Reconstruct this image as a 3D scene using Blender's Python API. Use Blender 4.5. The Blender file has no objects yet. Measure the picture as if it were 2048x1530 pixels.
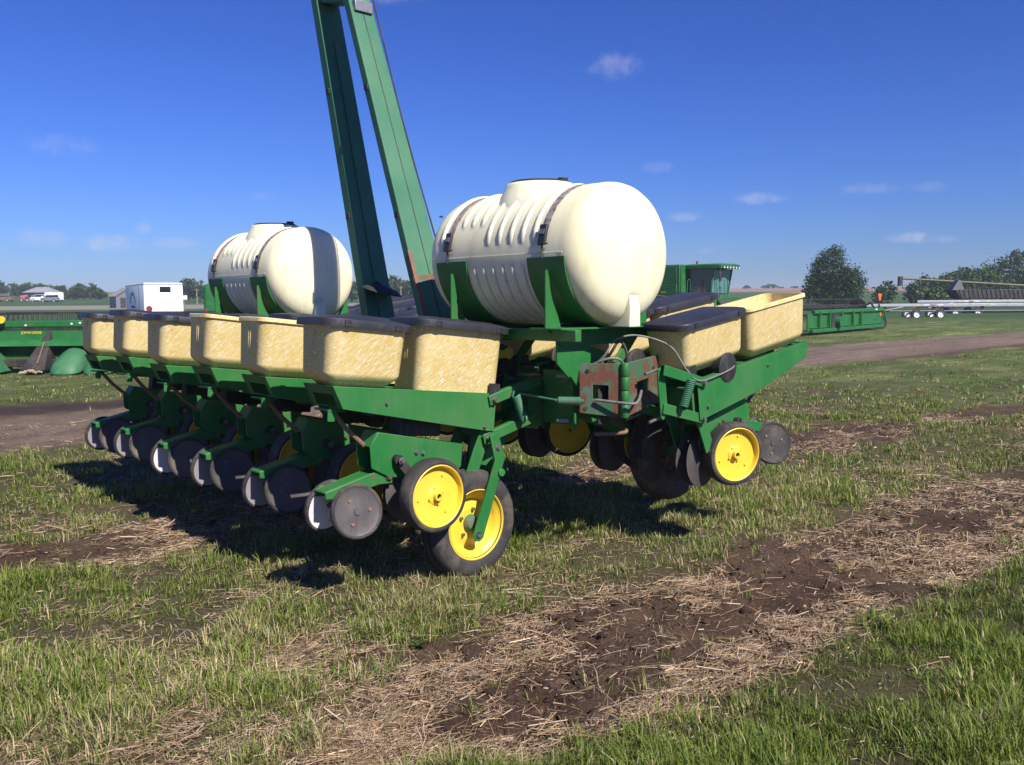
import bpy, math, random
import numpy as np
from mathutils import Vector, Matrix

R = math.radians
scene = bpy.context.scene
C = scene.collection
random.seed(7)

# ------------------------------------------------------------------ camera, sky, sun
CAM_H = 1.68
PITCH = math.atan(165.0 / 1738.0)
ROLL = -0.35
PHI = R(42.61)                       # heading of the planter's toolbar, left of the view
cam_d = bpy.data.cameras.new('camera')
cam = bpy.data.objects.new('camera', cam_d); C.objects.link(cam)
cam.location = (0, 0, CAM_H)
cam.rotation_euler = (Matrix.Rotation(R(90) - PITCH, 3, 'X') @ Matrix.Rotation(R(ROLL), 3, 'Z')).to_euler()
cam_d.sensor_width = 36.0
cam_d.lens = 36.0 * 1738.0 / 2048.0
cam_d.clip_start = 0.05
cam_d.clip_end = 6000
scene.camera = cam

SUN_EL = R(44.5)
SUN_OFF = R(-4.0)                     # the sun stands behind the planter's near end
az_light = PHI + SUN_OFF             # light travels forward and to the left by this angle
sun_dir = Vector((math.sin(az_light) * math.cos(SUN_EL), -math.cos(az_light) * math.cos(SUN_EL), math.sin(SUN_EL)))
sd = bpy.data.lights.new('sun', 'SUN'); sd.energy = 5.0; sd.angle = R(0.53); sd.color = (1.0, 0.955, 0.88)
so = bpy.data.objects.new('sun', sd); C.objects.link(so)
so.rotation_euler = sun_dir.to_track_quat('Z', 'Y').to_euler()
so.location = (30, -30, 50)

world = bpy.data.worlds.new('World'); scene.world = world
world.use_nodes = True
wn, wl = world.node_tree.nodes, world.node_tree.links
wn.clear()
w_out = wn.new('ShaderNodeOutputWorld'); w_bg = wn.new('ShaderNodeBackground')
w_sky = wn.new('ShaderNodeTexSky'); w_sky.sky_type = 'NISHITA'; w_sky.sun_disc = False
w_sky.sun_elevation = SUN_EL
w_sky.sun_rotation = math.atan2(sun_dir.x, sun_dir.y)
w_sky.air_density = 1.25; w_sky.dust_density = 0.25; w_sky.ozone_density = 4.0; w_sky.altitude = 300
w_bg.inputs['Strength'].default_value = 0.05
wl.new(w_bg.outputs[0], w_out.inputs[0])

def wmath(op, a, b=None, clamp=False):
    n = wn.new('ShaderNodeMath'); n.operation = op; n.use_clamp = clamp
    for i, v in enumerate((a, b)):
        if v is None: continue
        if isinstance(v, (int, float)): n.inputs[i].default_value = v
        else: wl.new(v, n.inputs[i])
    return n.outputs[0]

# small fair-weather clouds: (azimuth deg right of the view, elevation deg, width deg, height deg, strength)
CLOUDS = [(-28.0, 3.7, 1.9, .6, .45), (-24.6, 3.5, 2.4, .6, .55), (-21.0, 3.6, 1.6, .45, .5), (-22.7, 4.45, .6, .45, .4),
          (-26.8, 9.0, 2.2, .7, .22), (6.7, 14.4, 1.9, .9, .4), (9.4, 8.3, 1.3, .4, .22), (15.7, 6.2, 1.8, .45, .5),
          (11.2, 5.2, 1.4, .35, .4), (12.5, 3.05, .8, .25, .35), (22.0, 6.5, 2.3, .4, .28), (25.5, 6.45, 1.6, .35, .2),
          (24.5, 3.55, 1.5, .4, .7), (25.9, 3.4, 1.3, .25, .35), (-15.5, 6.5, 1.0, .35, .22), (-8.0, 18.8, 4.0, .9, .3), (-46, 6, 4, 1, .4), (44, 7, 5, 1, .4), (70, 9, 7, 1.6, .5), (-80, 8, 7, 1.6, .5)]
w_geo = wn.new('ShaderNodeTexCoord'); w_sep = wn.new('ShaderNodeSeparateXYZ')
wl.new(w_geo.outputs['Generated'], w_sep.inputs[0])
w_az = wmath('MULTIPLY', wmath('ARCTAN2', w_sep.outputs[0], w_sep.outputs[1]), 180 / math.pi)
w_el = wmath('MULTIPLY', wmath('ARCSINE', w_sep.outputs[2]), 180 / math.pi)
w_no = wn.new('ShaderNodeTexNoise'); w_no.inputs['Scale'].default_value = 60; w_no.inputs['Detail'].default_value = 7
w_no.inputs['Roughness'].default_value = 0.62
wl.new(w_geo.outputs['Generated'], w_no.inputs['Vector'])
w_nf = wmath('MULTIPLY', wmath('SUBTRACT', w_no.outputs['Fac'], 0.5), 3.4)
cl = None
for (caz, cel, cw_, ch_, cs_) in CLOUDS:
    dx = wmath('DIVIDE', wmath('SUBTRACT', w_az, caz), cw_)
    dy = wmath('DIVIDE', wmath('SUBTRACT', w_el, cel), ch_)
    d2 = wmath('ADD', wmath('MULTIPLY', dx, dx), wmath('MULTIPLY', dy, dy))
    m = wmath('SUBTRACT', wmath('SUBTRACT', 0.75, wmath('MULTIPLY', d2, 0.7)), w_nf)
    m = wmath('MULTIPLY', wmath('MULTIPLY', m, 0.9, True), wmath('SUBTRACT', 1.3, d2, True))
    m = wmath('MULTIPLY', m, cs_ * 0.62)
    cl = m if cl is None else wmath('MAXIMUM', cl, m)
w_mix = wn.new('ShaderNodeMix'); w_mix.data_type = 'RGBA'
w_gm = wn.new('ShaderNodeGamma'); w_gm.inputs[1].default_value = 1.34
wl.new(w_sky.outputs[0], w_gm.inputs[0])
w_tint = wn.new('ShaderNodeMix'); w_tint.data_type = 'RGBA'; w_tint.blend_type = 'MULTIPLY'; w_tint.inputs[0].default_value = 1
w_tint.inputs[7].default_value = (0.255, 0.39, 0.86, 1); wl.new(w_gm.outputs[0], w_tint.inputs[6])
wl.new(cl, w_mix.inputs[0]); wl.new(w_tint.outputs[2], w_mix.inputs[6])
w_mix.inputs[7].default_value = (9.0, 8.8, 10.5, 1)
wl.new(w_mix.outputs[2], w_bg.inputs['Color'])

vs = scene.view_settings
vs.view_transform = 'Standard'; vs.look = 'None'; vs.gamma = 1.0; vs.use_curve_mapping = False
vs.exposure = 0.58
scene.cycles.max_bounces = 4; scene.cycles.diffuse_bounces = 2

# ------------------------------------------------------------------ materials
def new_mat(name):
    m = bpy.data.materials.new(name); m.use_nodes = True
    nt = m.node_tree; b = nt.nodes['Principled BSDF']
    return m, nt, b

def coords(nt, scale=(1, 1, 1), rot=(0, 0, 0), jitter=True):
    tc = nt.nodes.new('ShaderNodeTexCoord'); mp = nt.nodes.new('ShaderNodeMapping')
    mp.inputs['Scale'].default_value = scale; mp.inputs['Rotation'].default_value = rot
    if jitter:
        oi = nt.nodes.new('ShaderNodeObjectInfo'); ad = nt.nodes.new('ShaderNodeVectorMath'); ad.operation = 'MULTIPLY_ADD'
        nt.links.new(oi.outputs['Random'], ad.inputs[0]); ad.inputs[1].default_value = (17, 23, 31)
        nt.links.new(tc.outputs['Object'], ad.inputs[2]); nt.links.new(ad.outputs[0], mp.inputs['Vector'])
    else:
        nt.links.new(tc.outputs['Object'], mp.inputs['Vector'])
    return mp.outputs[0]

def noise(nt, vec, scale, detail=5, rough=0.6):
    n = nt.nodes.new('ShaderNodeTexNoise'); n.inputs['Scale'].default_value = scale
    n.inputs['Detail'].default_value = detail; n.inputs['Roughness'].default_value = rough
    nt.links.new(vec, n.inputs['Vector']); return n.outputs['Fac']

def ramp(nt, fac, lo, hi):
    n = nt.nodes.new('ShaderNodeMapRange'); n.inputs['From Min'].default_value = lo; n.inputs['From Max'].default_value = hi
    nt.links.new(fac, n.inputs['Value']); return n.outputs[0]

def mixc(nt, fac, a, b):
    n = nt.nodes.new('ShaderNodeMix'); n.data_type = 'RGBA'
    if isinstance(fac, float): n.inputs[0].default_value = fac
    else: nt.links.new(fac, n.inputs[0])
    for i, v in ((6, a), (7, b)):
        if isinstance(v, tuple): n.inputs[i].default_value = (*v, 1)
        else: nt.links.new(v, n.inputs[i])
    return n.outputs[2]

def bump(nt, b, h, s, d=0.01):
    n = nt.nodes.new('ShaderNodeBump'); n.inputs['Strength'].default_value = s; n.inputs['Distance'].default_value = d
    nt.links.new(h, n.inputs['Height']); nt.links.new(n.outputs[0], b.inputs['Normal'])

def paint(name, col, worn, wear=(0.58, 0.75), ws=6, rough=0.45, dust=(0.22, 0.17, 0.11), dust_amt=0.25, metallic=0.0, bs=0.12):
    m, nt, b = new_mat(name)
    v = coords(nt)
    n1 = noise(nt, v, 2.2, 4); n2 = noise(nt, v, ws, 5, 0.68); n3 = noise(nt, v, 60, 2)
    base = mixc(nt, ramp(nt, n1, 0.3, 0.75), tuple(c * 0.86 for c in col), tuple(min(1, c * 1.14) for c in col))
    f = nt.nodes.new('ShaderNodeMath'); f.operation = 'MULTIPLY'
    nt.links.new(ramp(nt, n1, 0.42, 0.72), f.inputs[0]); f.inputs[1].default_value = dust_amt
    base = mixc(nt, f.outputs[0], base, dust)
    n4 = noise(nt, coords(nt, (14, 14, 1.6)), 1.3, 4, 0.7); n5 = noise(nt, v, 95, 2, 0.7)
    for nn, lo, hi, amt in ((n4, 0.52, 0.72, 0.30), (n5, 0.60, 0.70, 0.45)):
        f = nt.nodes.new('ShaderNodeMath'); f.operation = 'MULTIPLY'
        nt.links.new(ramp(nt, nn, lo, hi), f.inputs[0]); f.inputs[1].default_value = amt * min(1.0, dust_amt * 3.2)
        base = mixc(nt, f.outputs[0], base, dust)
    base = mixc(nt, ramp(nt, n2, *wear), base, worn)
    nt.links.new(base, b.inputs['Base Color'])
    r = nt.nodes.new('ShaderNodeMapRange'); nt.links.new(n2, r.inputs[0])
    r.inputs[3].default_value = rough - 0.12; r.inputs[4].default_value = rough + 0.25
    nt.links.new(r.outputs[0], b.inputs['Roughness'])
    b.inputs['Metallic'].default_value = metallic
    bump(nt, b, n3, bs, 0.004)
    return m

M = {}
RUST = (0.16, 0.07, 0.04)
M['green'] = paint('green_paint', (0.012, 0.150, 0.027), RUST, (0.645, 0.70), 7, 0.45, dust_amt=0.30, dust=(0.12, 0.135, 0.07))
M['green_hazy'] = paint('faded_hazy_green', (0.032, 0.150, 0.075), (0.20, 0.12, 0.09), (0.63, 0.72), 3.5, 0.55, dust_amt=0.12)  # pale bluish cast of veiling haze is mixed into this faded green
M['green_far'] = paint('machine_green', (0.008, 0.13, 0.026), (0.05, 0.10, 0.04), (0.7, 0.85), 3, 0.4, dust_amt=0.12)
M['rusty'] = paint('rust_and_green', (0.035, 0.12, 0.055), (0.125, 0.046, 0.025), (0.44, 0.53), 9.0, 0.75, dust_amt=0.45, dust=(0.15, 0.13, 0.12), bs=0.5)
M['rust'] = paint('bare_rust', (0.19, 0.10, 0.065), (0.30, 0.13, 0.06), (0.5, 0.7), 20, 0.8)
M['yellow'] = paint('yellow_paint', (0.82, 0.56, 0.035), (0.33, 0.19, 0.05), (0.68, 0.8), 9, 0.4, dust_amt=0.28, dust=(0.5, 0.36, 0.1))
M['rubber'] = paint('dusty_rubber', (0.022, 0.021, 0.022), (0.15, 0.115, 0.085), (0.50, 0.78), 7, 0.75, dust=(0.09, 0.075, 0.06), dust_amt=0.5, bs=0.3)
M['lid'] = paint('dark_lid_plastic', (0.018, 0.019, 0.027), (0.06, 0.055, 0.055), (0.6, 0.85), 12, 0.42, dust=(0.07, 0.06, 0.055), dust_amt=0.3)
M['dark'] = paint('greasy_steel_and_shade', (0.012, 0.014, 0.013), (0.05, 0.035, 0.028), (0.55, 0.75), 14, 0.6)
M['steel'] = paint('worn_steel', (0.33, 0.32, 0.33), (0.20, 0.13, 0.10), (0.56, 0.72), 16, 0.42, metallic=0.75, dust_amt=0.15)
M['disc'] = paint('worn_wheel_plate', (0.085, 0.076, 0.080), (0.15, 0.10, 0.075), (0.57, 0.75), 18, 0.5, metallic=0.35, dust_amt=0.35)
M['disc_in'] = paint('sunlit_wheel_plate', (0.78, 0.77, 0.79), (0.3, 0.26, 0.25), (0.6, 0.8), 9, 0.5, dust_amt=0.1)  # white of direct sunlight put into the inner plate colour
M['disc_mid'] = paint('grey_wheel_plate', (0.34, 0.32, 0.34), (0.2, 0.17, 0.16), (0.58, 0.8), 9, 0.5, dust_amt=0.2)
M['bolt'] = paint('bolt_steel', (0.30, 0.29, 0.27), (0.14, 0.09, 0.06), (0.5, 0.65), 60, 0.4, metallic=0.8)
M['hose'] = paint('grey_hose', (0.16, 0.155, 0.155), (0.08, 0.07, 0.07), (0.5, 0.7), 30, 0.5)
M['blackhose'] = paint('black_hose', (0.02, 0.02, 0.022), (0.06, 0.05, 0.05), (0.6, 0.8), 30, 0.5)
M['webbing'] = paint('frayed_webbing', (0.36, 0.28, 0.29), (0.12, 0.10, 0.10), (0.46, 0.56), 45, 0.9)
M['white'] = paint('white_paint', (0.78, 0.78, 0.78), (0.5, 0.48, 0.45), (0.65, 0.85), 4, 0.4, dust_amt=0.08)
M['silver'] = paint('galvanised_beam', (0.50, 0.50, 0.53), (0.3, 0.3, 0.32), (0.5, 0.8), 6, 0.4, metallic=0.3)
M['black'] = paint('black_paint', (0.012, 0.012, 0.016), (0.04, 0.035, 0.035), (0.6, 0.85), 6, 0.5)
M['navy'] = paint('dark_draper', (0.016, 0.015, 0.022), (0.05, 0.035, 0.035), (0.5, 0.8), 6, 0.6)
M['orange'] = paint('orange_sign', (0.95, 0.14, 0.02), (0.7, 0.2, 0.05), (0.7, 0.9), 5, 0.5, dust_amt=0.05)
M['red'] = paint('red_paint', (0.30, 0.035, 0.04), (0.3, 0.05, 0.05), (0.6, 0.9), 5, 0.5, dust_amt=0.1)
M['green_snout'] = paint('faded_snout_plastic', (0.02, 0.15, 0.055), (0.10, 0.16, 0.09), (0.6, 0.8), 4, 0.5, dust_amt=0.25)
M['shaded_rim'] = paint('shaded_rim_paint', (0.10, 0.075, 0.02), (0.05, 0.04, 0.03), (0.4, 0.6), 8, 0.8)  # shade on the raised wheel's rim is put into this dark colour
M['tan'] = paint('olive_tube', (0.12, 0.095, 0.04), (0.10, 0.08, 0.05), (0.5, 0.8), 3, 0.5)
M['roof'] = paint('grey_shingle', (0.26, 0.26, 0.29), (0.2, 0.2, 0.22), (0.4, 0.7), 4, 0.8)
M['siding'] = paint('grey_siding', (0.13, 0.14, 0.17), (0.2, 0.2, 0.2), (0.6, 0.9), 3, 0.7)
M['bark'] = paint('bark', (0.075, 0.055, 0.042), (0.12, 0.10, 0.085), (0.4, 0.7), 8, 0.9)
M['wood'] = paint('pole_wood', (0.22, 0.18, 0.14), (0.12, 0.1, 0.08), (0.5, 0.8), 4, 0.9)
M['soil'] = paint('dark_soil', (0.085, 0.050, 0.036), (0.14, 0.09, 0.065), (0.45, 0.7), 14, 0.95, bs=0.6)
M['husk'] = paint('dry_husk', (0.42, 0.33, 0.2), (0.25, 0.18, 0.1), (0.4, 0.7), 10, 0.9)
M['car_white'] = paint('car_white', (0.8, 0.8, 0.8), (0.7, 0.7, 0.7), (0.8, 0.95), 4, 0.25, dust_amt=0.02)
M['car_silver'] = paint('car_silver', (0.35, 0.38, 0.42), (0.3, 0.3, 0.3), (0.8, 0.95), 4, 0.25, metallic=0.5)

def glass(name, col):
    m, nt, b = new_mat(name)
    b.inputs['Base Color'].default_value = (*col, 1); b.inputs['Roughness'].default_value = 0.06
    b.inputs['Specular IOR Level'].default_value = 0.8
    return m
M['glass'] = glass('dark_glass', (0.01, 0.013, 0.018))
M['lit_cab_glass'] = glass('lit_cab_glass', (0.10, 0.22, 0.25))  # windscreen glass, teal brightness of sunlight put into its colour

def hopper_mat(sgn):
    m, nt, b = new_mat('scuffed_hopper_plastic')
    v = coords(nt)
    def streak(ang, sc):
        r_ = coords(nt, (1, 1, 1), (0, sgn * R(ang), 0)); mp = nt.nodes.new('ShaderNodeMapping'); mp.inputs['Scale'].default_value = sc
        nt.links.new(r_, mp.inputs['Vector']); return mp.outputs[0]
    n1 = noise(nt, v, 5, 3); n2 = noise(nt, v, 40, 3, 0.7)
    n3 = noise(nt, streak(38, (12, 45, 70)), 1.5, 4, 0.72)
    n4 = noise(nt, streak(42, (11, 60, 120)), 1.8, 5, 0.7)
    base = mixc(nt, ramp(nt, n1, 0.3, 0.7), (0.62, 0.43, 0.11), (0.73, 0.56, 0.22))
    base = mixc(nt, ramp(nt, n3, 0.44, 0.68), base, (0.76, 0.63, 0.37))
    base = mixc(nt, ramp(nt, n4, 0.57, 0.64), base, (0.93, 0.90, 0.80))
    base = mixc(nt, ramp(nt, n2, 0.62, 0.75), base, (0.42, 0.31, 0.16))
    nt.links.new(base, b.inputs['Base Color'])
    b.inputs['Roughness'].default_value = 0.5
    bump(nt, b, n3, 0.15, 0.004)
    return m
M['hopper'] = hopper_mat(-1); M['hopper_right'] = hopper_mat(1)

def tank_mat():
    m, nt, b = new_mat('cream_tank_plastic')
    v = coords(nt)
    n1 = noise(nt, v, 2, 5); n2 = noise(nt, v, 14, 6, 0.7)
    base = mixc(nt, ramp(nt, n1, 0.3, 0.7), (0.82, 0.75, 0.47), (0.88, 0.82, 0.58))
    v2 = coords(nt, (9, 9, 1.2)); n3 = noise(nt, v2, 1.4, 6, 0.7)
    base = mixc(nt, ramp(nt, n2, 0.60, 0.8), base, (0.60, 0.50, 0.29))
    f = nt.nodes.new('ShaderNodeMath'); f.operation = 'MULTIPLY'; nt.links.new(ramp(nt, n3, 0.5, 0.75), f.inputs[0]); f.inputs[1].default_value = 0.45
    base = mixc(nt, f.outputs[0], base, (0.58, 0.47, 0.26))
    nt.links.new(base, b.inputs['Base Color'])
    b.inputs['Roughness'].default_value = 0.42
    b.inputs['Subsurface Weight'].default_value = 0.35
    b.inputs['Subsurface Radius'].default_value = (0.09, 0.07, 0.035)
    b.inputs['Subsurface Scale'].default_value = 1.0
    return m
M['tank'] = tank_mat()

def attr_mat(name, rough=0.8, sheen=0.0, trans=0.0, fine=0.0):
    m, nt, b = new_mat(name)
    at = nt.nodes.new('ShaderNodeAttribute'); at.attribute_name = 'gcol'
    col = at.outputs['Color']
    if fine:
        v = coords(nt, jitter=False); n = noise(nt, v, 48, 5, 0.78); n2 = noise(nt, v, 11, 4, 0.7)
        mm = nt.nodes.new('ShaderNodeMix'); mm.data_type = 'RGBA'; mm.blend_type = 'MULTIPLY'; mm.inputs[0].default_value = 1
        nt.links.new(col, mm.inputs[6])
        g = nt.nodes.new('ShaderNodeMapRange'); nt.links.new(n, g.inputs[0]); g.inputs[1].default_value = 0.25; g.inputs[2].default_value = 0.75
        g.inputs[3].default_value = 1 - fine; g.inputs[4].default_value = 1 + fine
        nt.links.new(g.outputs[0], mm.inputs[7]); col = mm.outputs[2]
        ad = nt.nodes.new('ShaderNodeMath'); ad.operation = 'ADD'; nt.links.new(n, ad.inputs[0]); nt.links.new(n2, ad.inputs[1])
        bump(nt, b, ad.outputs[0], 0.95, 0.045)
    nt.links.new(col, b.inputs['Base Color'])
    b.inputs['Roughness'].default_value = rough
    b.inputs['Specular IOR Level'].default_value = 0.25
    if trans:
        out = nt.nodes['Material Output']; tr = nt.nodes.new('ShaderNodeBsdfTranslucent'); ms = nt.nodes.new('ShaderNodeMixShader')
        nt.links.new(col, tr.inputs[0]); ms.inputs[0].default_value = trans
        nt.links.new(b.outputs[0], ms.inputs[1]); nt.links.new(tr.outputs[0], ms.inputs[2]); nt.links.new(ms.outputs[0], out.inputs[0])
    return m
M['ground'] = attr_mat('ground_surface', 0.95, fine=0.45)
M['blade'] = attr_mat('grass_blade', 0.6, trans=0.3)
M['leaf'] = attr_mat('tree_leaf', 0.55, trans=0.25)

# ------------------------------------------------------------------ mesh helpers
class MB:
    def __init__(s): s.v = []; s.f = []; s.m = []; s.s = []
    def add(s, vs_, fs, m=0, smooth=False):
        o = len(s.v); s.v += [tuple(p) for p in vs_]
        for f in fs: s.f.append(tuple(i + o for i in f)); s.m.append(m); s.s.append(smooth)
        return s
    def box(s, c, d, rot=None, m=0):
        x, y, z = d[0] / 2, d[1] / 2, d[2] / 2
        ps = [Vector((i, j, k)) for i in (-x, x) for j in (-y, y) for k in (-z, z)]
        if rot is not None: ps = [rot @ p for p in ps]
        ps = [p + Vector(c) for p in ps]
        return s.add(ps, [(0, 1, 3, 2), (4, 6, 7, 5), (0, 4, 5, 1), (2, 3, 7, 6), (0, 2, 6, 4), (1, 5, 7, 3)], m)
    def beam(s, p0, p1, w, h, up=(0, 0, 1), m=0, w1=None, h1=None):
        p0, p1 = Vector(p0), Vector(p1); d = (p1 - p0).normalized(); sd_ = d.cross(Vector(up))
        if sd_.length < 1e-4: sd_ = d.cross(Vector((1, 0, 0)))
        sd_.normalize(); u = sd_.cross(d).normalized()
        w1 = w if w1 is None else w1; h1 = h if h1 is None else h1
        ps = []
        for p, a, b in ((p0, w, h), (p1, w1, h1)):
            ps += [p - sd_ * a / 2 - u * b / 2, p + sd_ * a / 2 - u * b / 2, p + sd_ * a / 2 + u * b / 2, p - sd_ * a / 2 + u * b / 2]
        return s.add(ps, [(0, 1, 2, 3), (7, 6, 5, 4), (0, 4, 5, 1), (1, 5, 6, 2), (2, 6, 7, 3), (3, 7, 4, 0)], m)
    def prism(s, poly, y0, y1, m=0):          # polygon in (x, z), extruded along y
        n = len(poly)
        ps = [(x, y0, z) for x, z in poly] + [(x, y1, z) for x, z in poly]
        fs = [tuple(range(n)), tuple(range(2 * n - 1, n - 1, -1))]
        fs += [(i, i + n, (i + 1) % n + n, (i + 1) % n) for i in range(n)]
        return s.add(ps, fs, m)
    def prism_x(s, poly, x0, x1, m=0):        # polygon in (y, z), extruded along x
        n = len(poly)
        ps = [(x0, y, z) for y, z in poly] + [(x1, y, z) for y, z in poly]
        fs = [tuple(range(n)), tuple(range(2 * n - 1, n - 1, -1))]
        fs += [(i, i + n, (i + 1) % n + n, (i + 1) % n) for i in range(n)]
        return s.add(ps, fs, m)
    def lathe(s, prof, o=(0, 0, 0), axis=(0, 1, 0), n=32, m=0, a0=0.0, a1=2 * math.pi, smooth=True):
        ax = Vector(axis).normalized(); e1 = ax.cross(Vector((0, 0, 1)))
        if e1.length < 1e-4: e1 = Vector((1, 0, 0))
        e1.normalize(); e2 = ax.cross(e1).normalized(); o = Vector(o)
        full = abs(a1 - a0 - 2 * math.pi) < 1e-5; k = n if full else n + 1; ps = []
        for r, h in prof:
            for i in range(k):
                t = a0 + (a1 - a0) * i / n
                ps.append(o + ax * h + (e1 * math.cos(t) + e2 * math.sin(t)) * r)
        fs = []
        for j in range(len(prof) - 1):
            for i in range(n):
                i2 = (i + 1) % k
                fs.append((j * k + i, j * k + i2, (j + 1) * k + i2, (j + 1) * k + i))
        return s.add(ps, fs, m, smooth)
    def cyl(s, p0, p1, r, n=10, m=0, r1=None):
        p0, p1 = Vector(p0), Vector(p1); L = (p1 - p0).length; r1 = r if r1 is None else r1
        return s.lathe([(1e-4, 0), (r, 0), (r1, L), (1e-4, L)], p0, p1 - p0, n, m)
    def tube(s, pts, r, n=8, m=0, r1=None):
        pts = [Vector(p) for p in pts]; k = len(pts); ps = []; prev = None
        for i, p in enumerate(pts):
            d = (pts[min(i + 1, k - 1)] - pts[max(i - 1, 0)]).normalized()
            e = d.cross(Vector((0, 0, 1))) if prev is None else prev - d * prev.dot(d)
            if e.length < 1e-4: e = d.cross(Vector((1, 0, 0)))
            e.normalize(); prev = e; f = d.cross(e)
            rr = r if r1 is None else r + (r1 - r) * i / (k - 1)
            for j in range(n):
                t = 2 * math.pi * j / n; ps.append(p + (e * math.cos(t) + f * math.sin(t)) * rr)
        fs = [(i * n + j, i * n + (j + 1) % n, (i + 1) * n + (j + 1) % n, (i + 1) * n + j) for i in range(k - 1) for j in range(n)]
        fs += [tuple(range(n - 1, -1, -1)), tuple(range((k - 1) * n, k * n))]
        return s.add(ps, fs, m, True)
    def loft(s, secs, cap0=True, cap1=True, m=0, smooth=True):
        n = len(secs[0]); ps = [p for q in secs for p in q]
        fs = [(i * n + j, i * n + (j + 1) % n, (i + 1) * n + (j + 1) % n, (i + 1) * n + j) for i in range(len(secs) - 1) for j in range(n)]
        if cap0: fs.append(tuple(range(n - 1, -1, -1)))
        if cap1: fs.append(tuple(range((len(secs) - 1) * n, len(secs) * n)))
        return s.add(ps, fs, m, smooth)
    def build(s, name, mats, parent=None, loc=None, rot=None, bevel=0.0, sharp=35, label=None):
        me = bpy.data.meshes.new(name)
        me.from_pydata(s.v, [], s.f)
        mats = mats if isinstance(mats, (list, tuple)) else [mats]
        for q in mats: me.materials.append(M[q])
        me.polygons.foreach_set('material_index', s.m)
        me.polygons.foreach_set('use_smooth', [True] * len(s.f))
        me.update(); me.set_sharp_from_angle(angle=R(sharp))
        o = bpy.data.objects.new(name, me); C.objects.link(o)
        if parent: o.parent = parent
        if loc: o.location = loc
        if rot: o.rotation_euler = rot
        if bevel:
            b = o.modifiers.new('bevel', 'BEVEL'); b.width = bevel; b.segments = 2; b.limit_method = 'ANGLE'; b.angle_limit = R(40)
        if label: o['label'] = label
        return o

def rrect(u0, u1, v0, v1, z, r, n=5):
    pts = []
    for cx, cy, a in ((u1 - r, v1 - r, 0), (u0 + r, v1 - r, 90), (u0 + r, v0 + r, 180), (u1 - r, v0 + r, 270)):
        for i in range(n + 1):
            t = R(a + 90 * i / n); pts.append((cx + r * math.cos(t), cy + r * math.sin(t), z))
    return pts

def empty(name, loc=(0, 0, 0), rot=(0, 0, 0), parent=None):
    o = bpy.data.objects.new(name, None); C.objects.link(o); o.location = loc; o.rotation_euler = rot
    o.empty_display_size = 0.2
    if parent: o.parent = parent
    return o

def tag(o, label=None, cat=None, group=None, kind=None):
    if label: o['label'] = label
    if cat: o['category'] = cat
    if group: o['group'] = group
    if kind: o['kind'] = kind
    return o

def kids(o): return [c for c in bpy.data.objects if c.parent == o]

def copy_tree(o, parent):
    c = o.copy(); C.objects.link(c); c.parent = parent
    for k in kids(o): copy_tree(k, c)
    return c

def text_part(body, size, name, mat, parent, loc, rot, extrude=0.004, shear=0.0):
    cu = bpy.data.curves.new(name, 'FONT'); cu.body = body; cu.size = size; cu.extrude = extrude
    cu.align_x = 'CENTER'; cu.align_y = 'CENTER'; cu.shear = shear
    t = bpy.data.objects.new('text_tmp', cu); C.objects.link(t)
    me = bpy.data.meshes.new_from_object(t.evaluated_get(bpy.context.evaluated_depsgraph_get()))
    bpy.data.objects.remove(t); bpy.data.curves.remove(cu)
    me.materials.clear(); me.materials.append(M[mat])
    o = bpy.data.objects.new(name, me); C.objects.link(o); o.parent = parent; o.location = loc; o.rotation_euler = rot
    return o

# noise used for lying out soil, grass and straw
def hash2(ix, iy, seed):
    h = (ix.astype(np.int64) * 374761393 + iy.astype(np.int64) * 668265263 + seed * 1442695041) & 0xffffffff
    h = ((h ^ (h >> 13)) * 1274126177) & 0xffffffff
    return ((h ^ (h >> 16)) & 0xffff) / 65535.0

def vnoise(x, y, seed=0):
    ix, iy = np.floor(x), np.floor(y); fx, fy = x - ix, y - iy
    fx = fx * fx * (3 - 2 * fx); fy = fy * fy * (3 - 2 * fy)
    a, b = hash2(ix, iy, seed), hash2(ix + 1, iy, seed); c, d = hash2(ix, iy + 1, seed), hash2(ix + 1, iy + 1, seed)
    return (a + (b - a) * fx) * (1 - fy) + (c + (d - c) * fx) * fy

def fbm(x, y, o=4, seed=0, g=0.5):
    t = 0; amp = 1; tot = 0
    for i in range(o):
        t = t + amp * vnoise(x * 2 ** i, y * 2 ** i, seed + i * 7); tot += amp; amp *= g
    return t / tot

def sstep(x, lo, hi):
    t = np.clip((x - lo) / (hi - lo), 0, 1); return t * t * (3 - 2 * t)

SN, CN = math.sin(PHI), math.cos(PHI)
def ab(x, y): return -SN * x + CN * y, CN * x + SN * y

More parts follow.
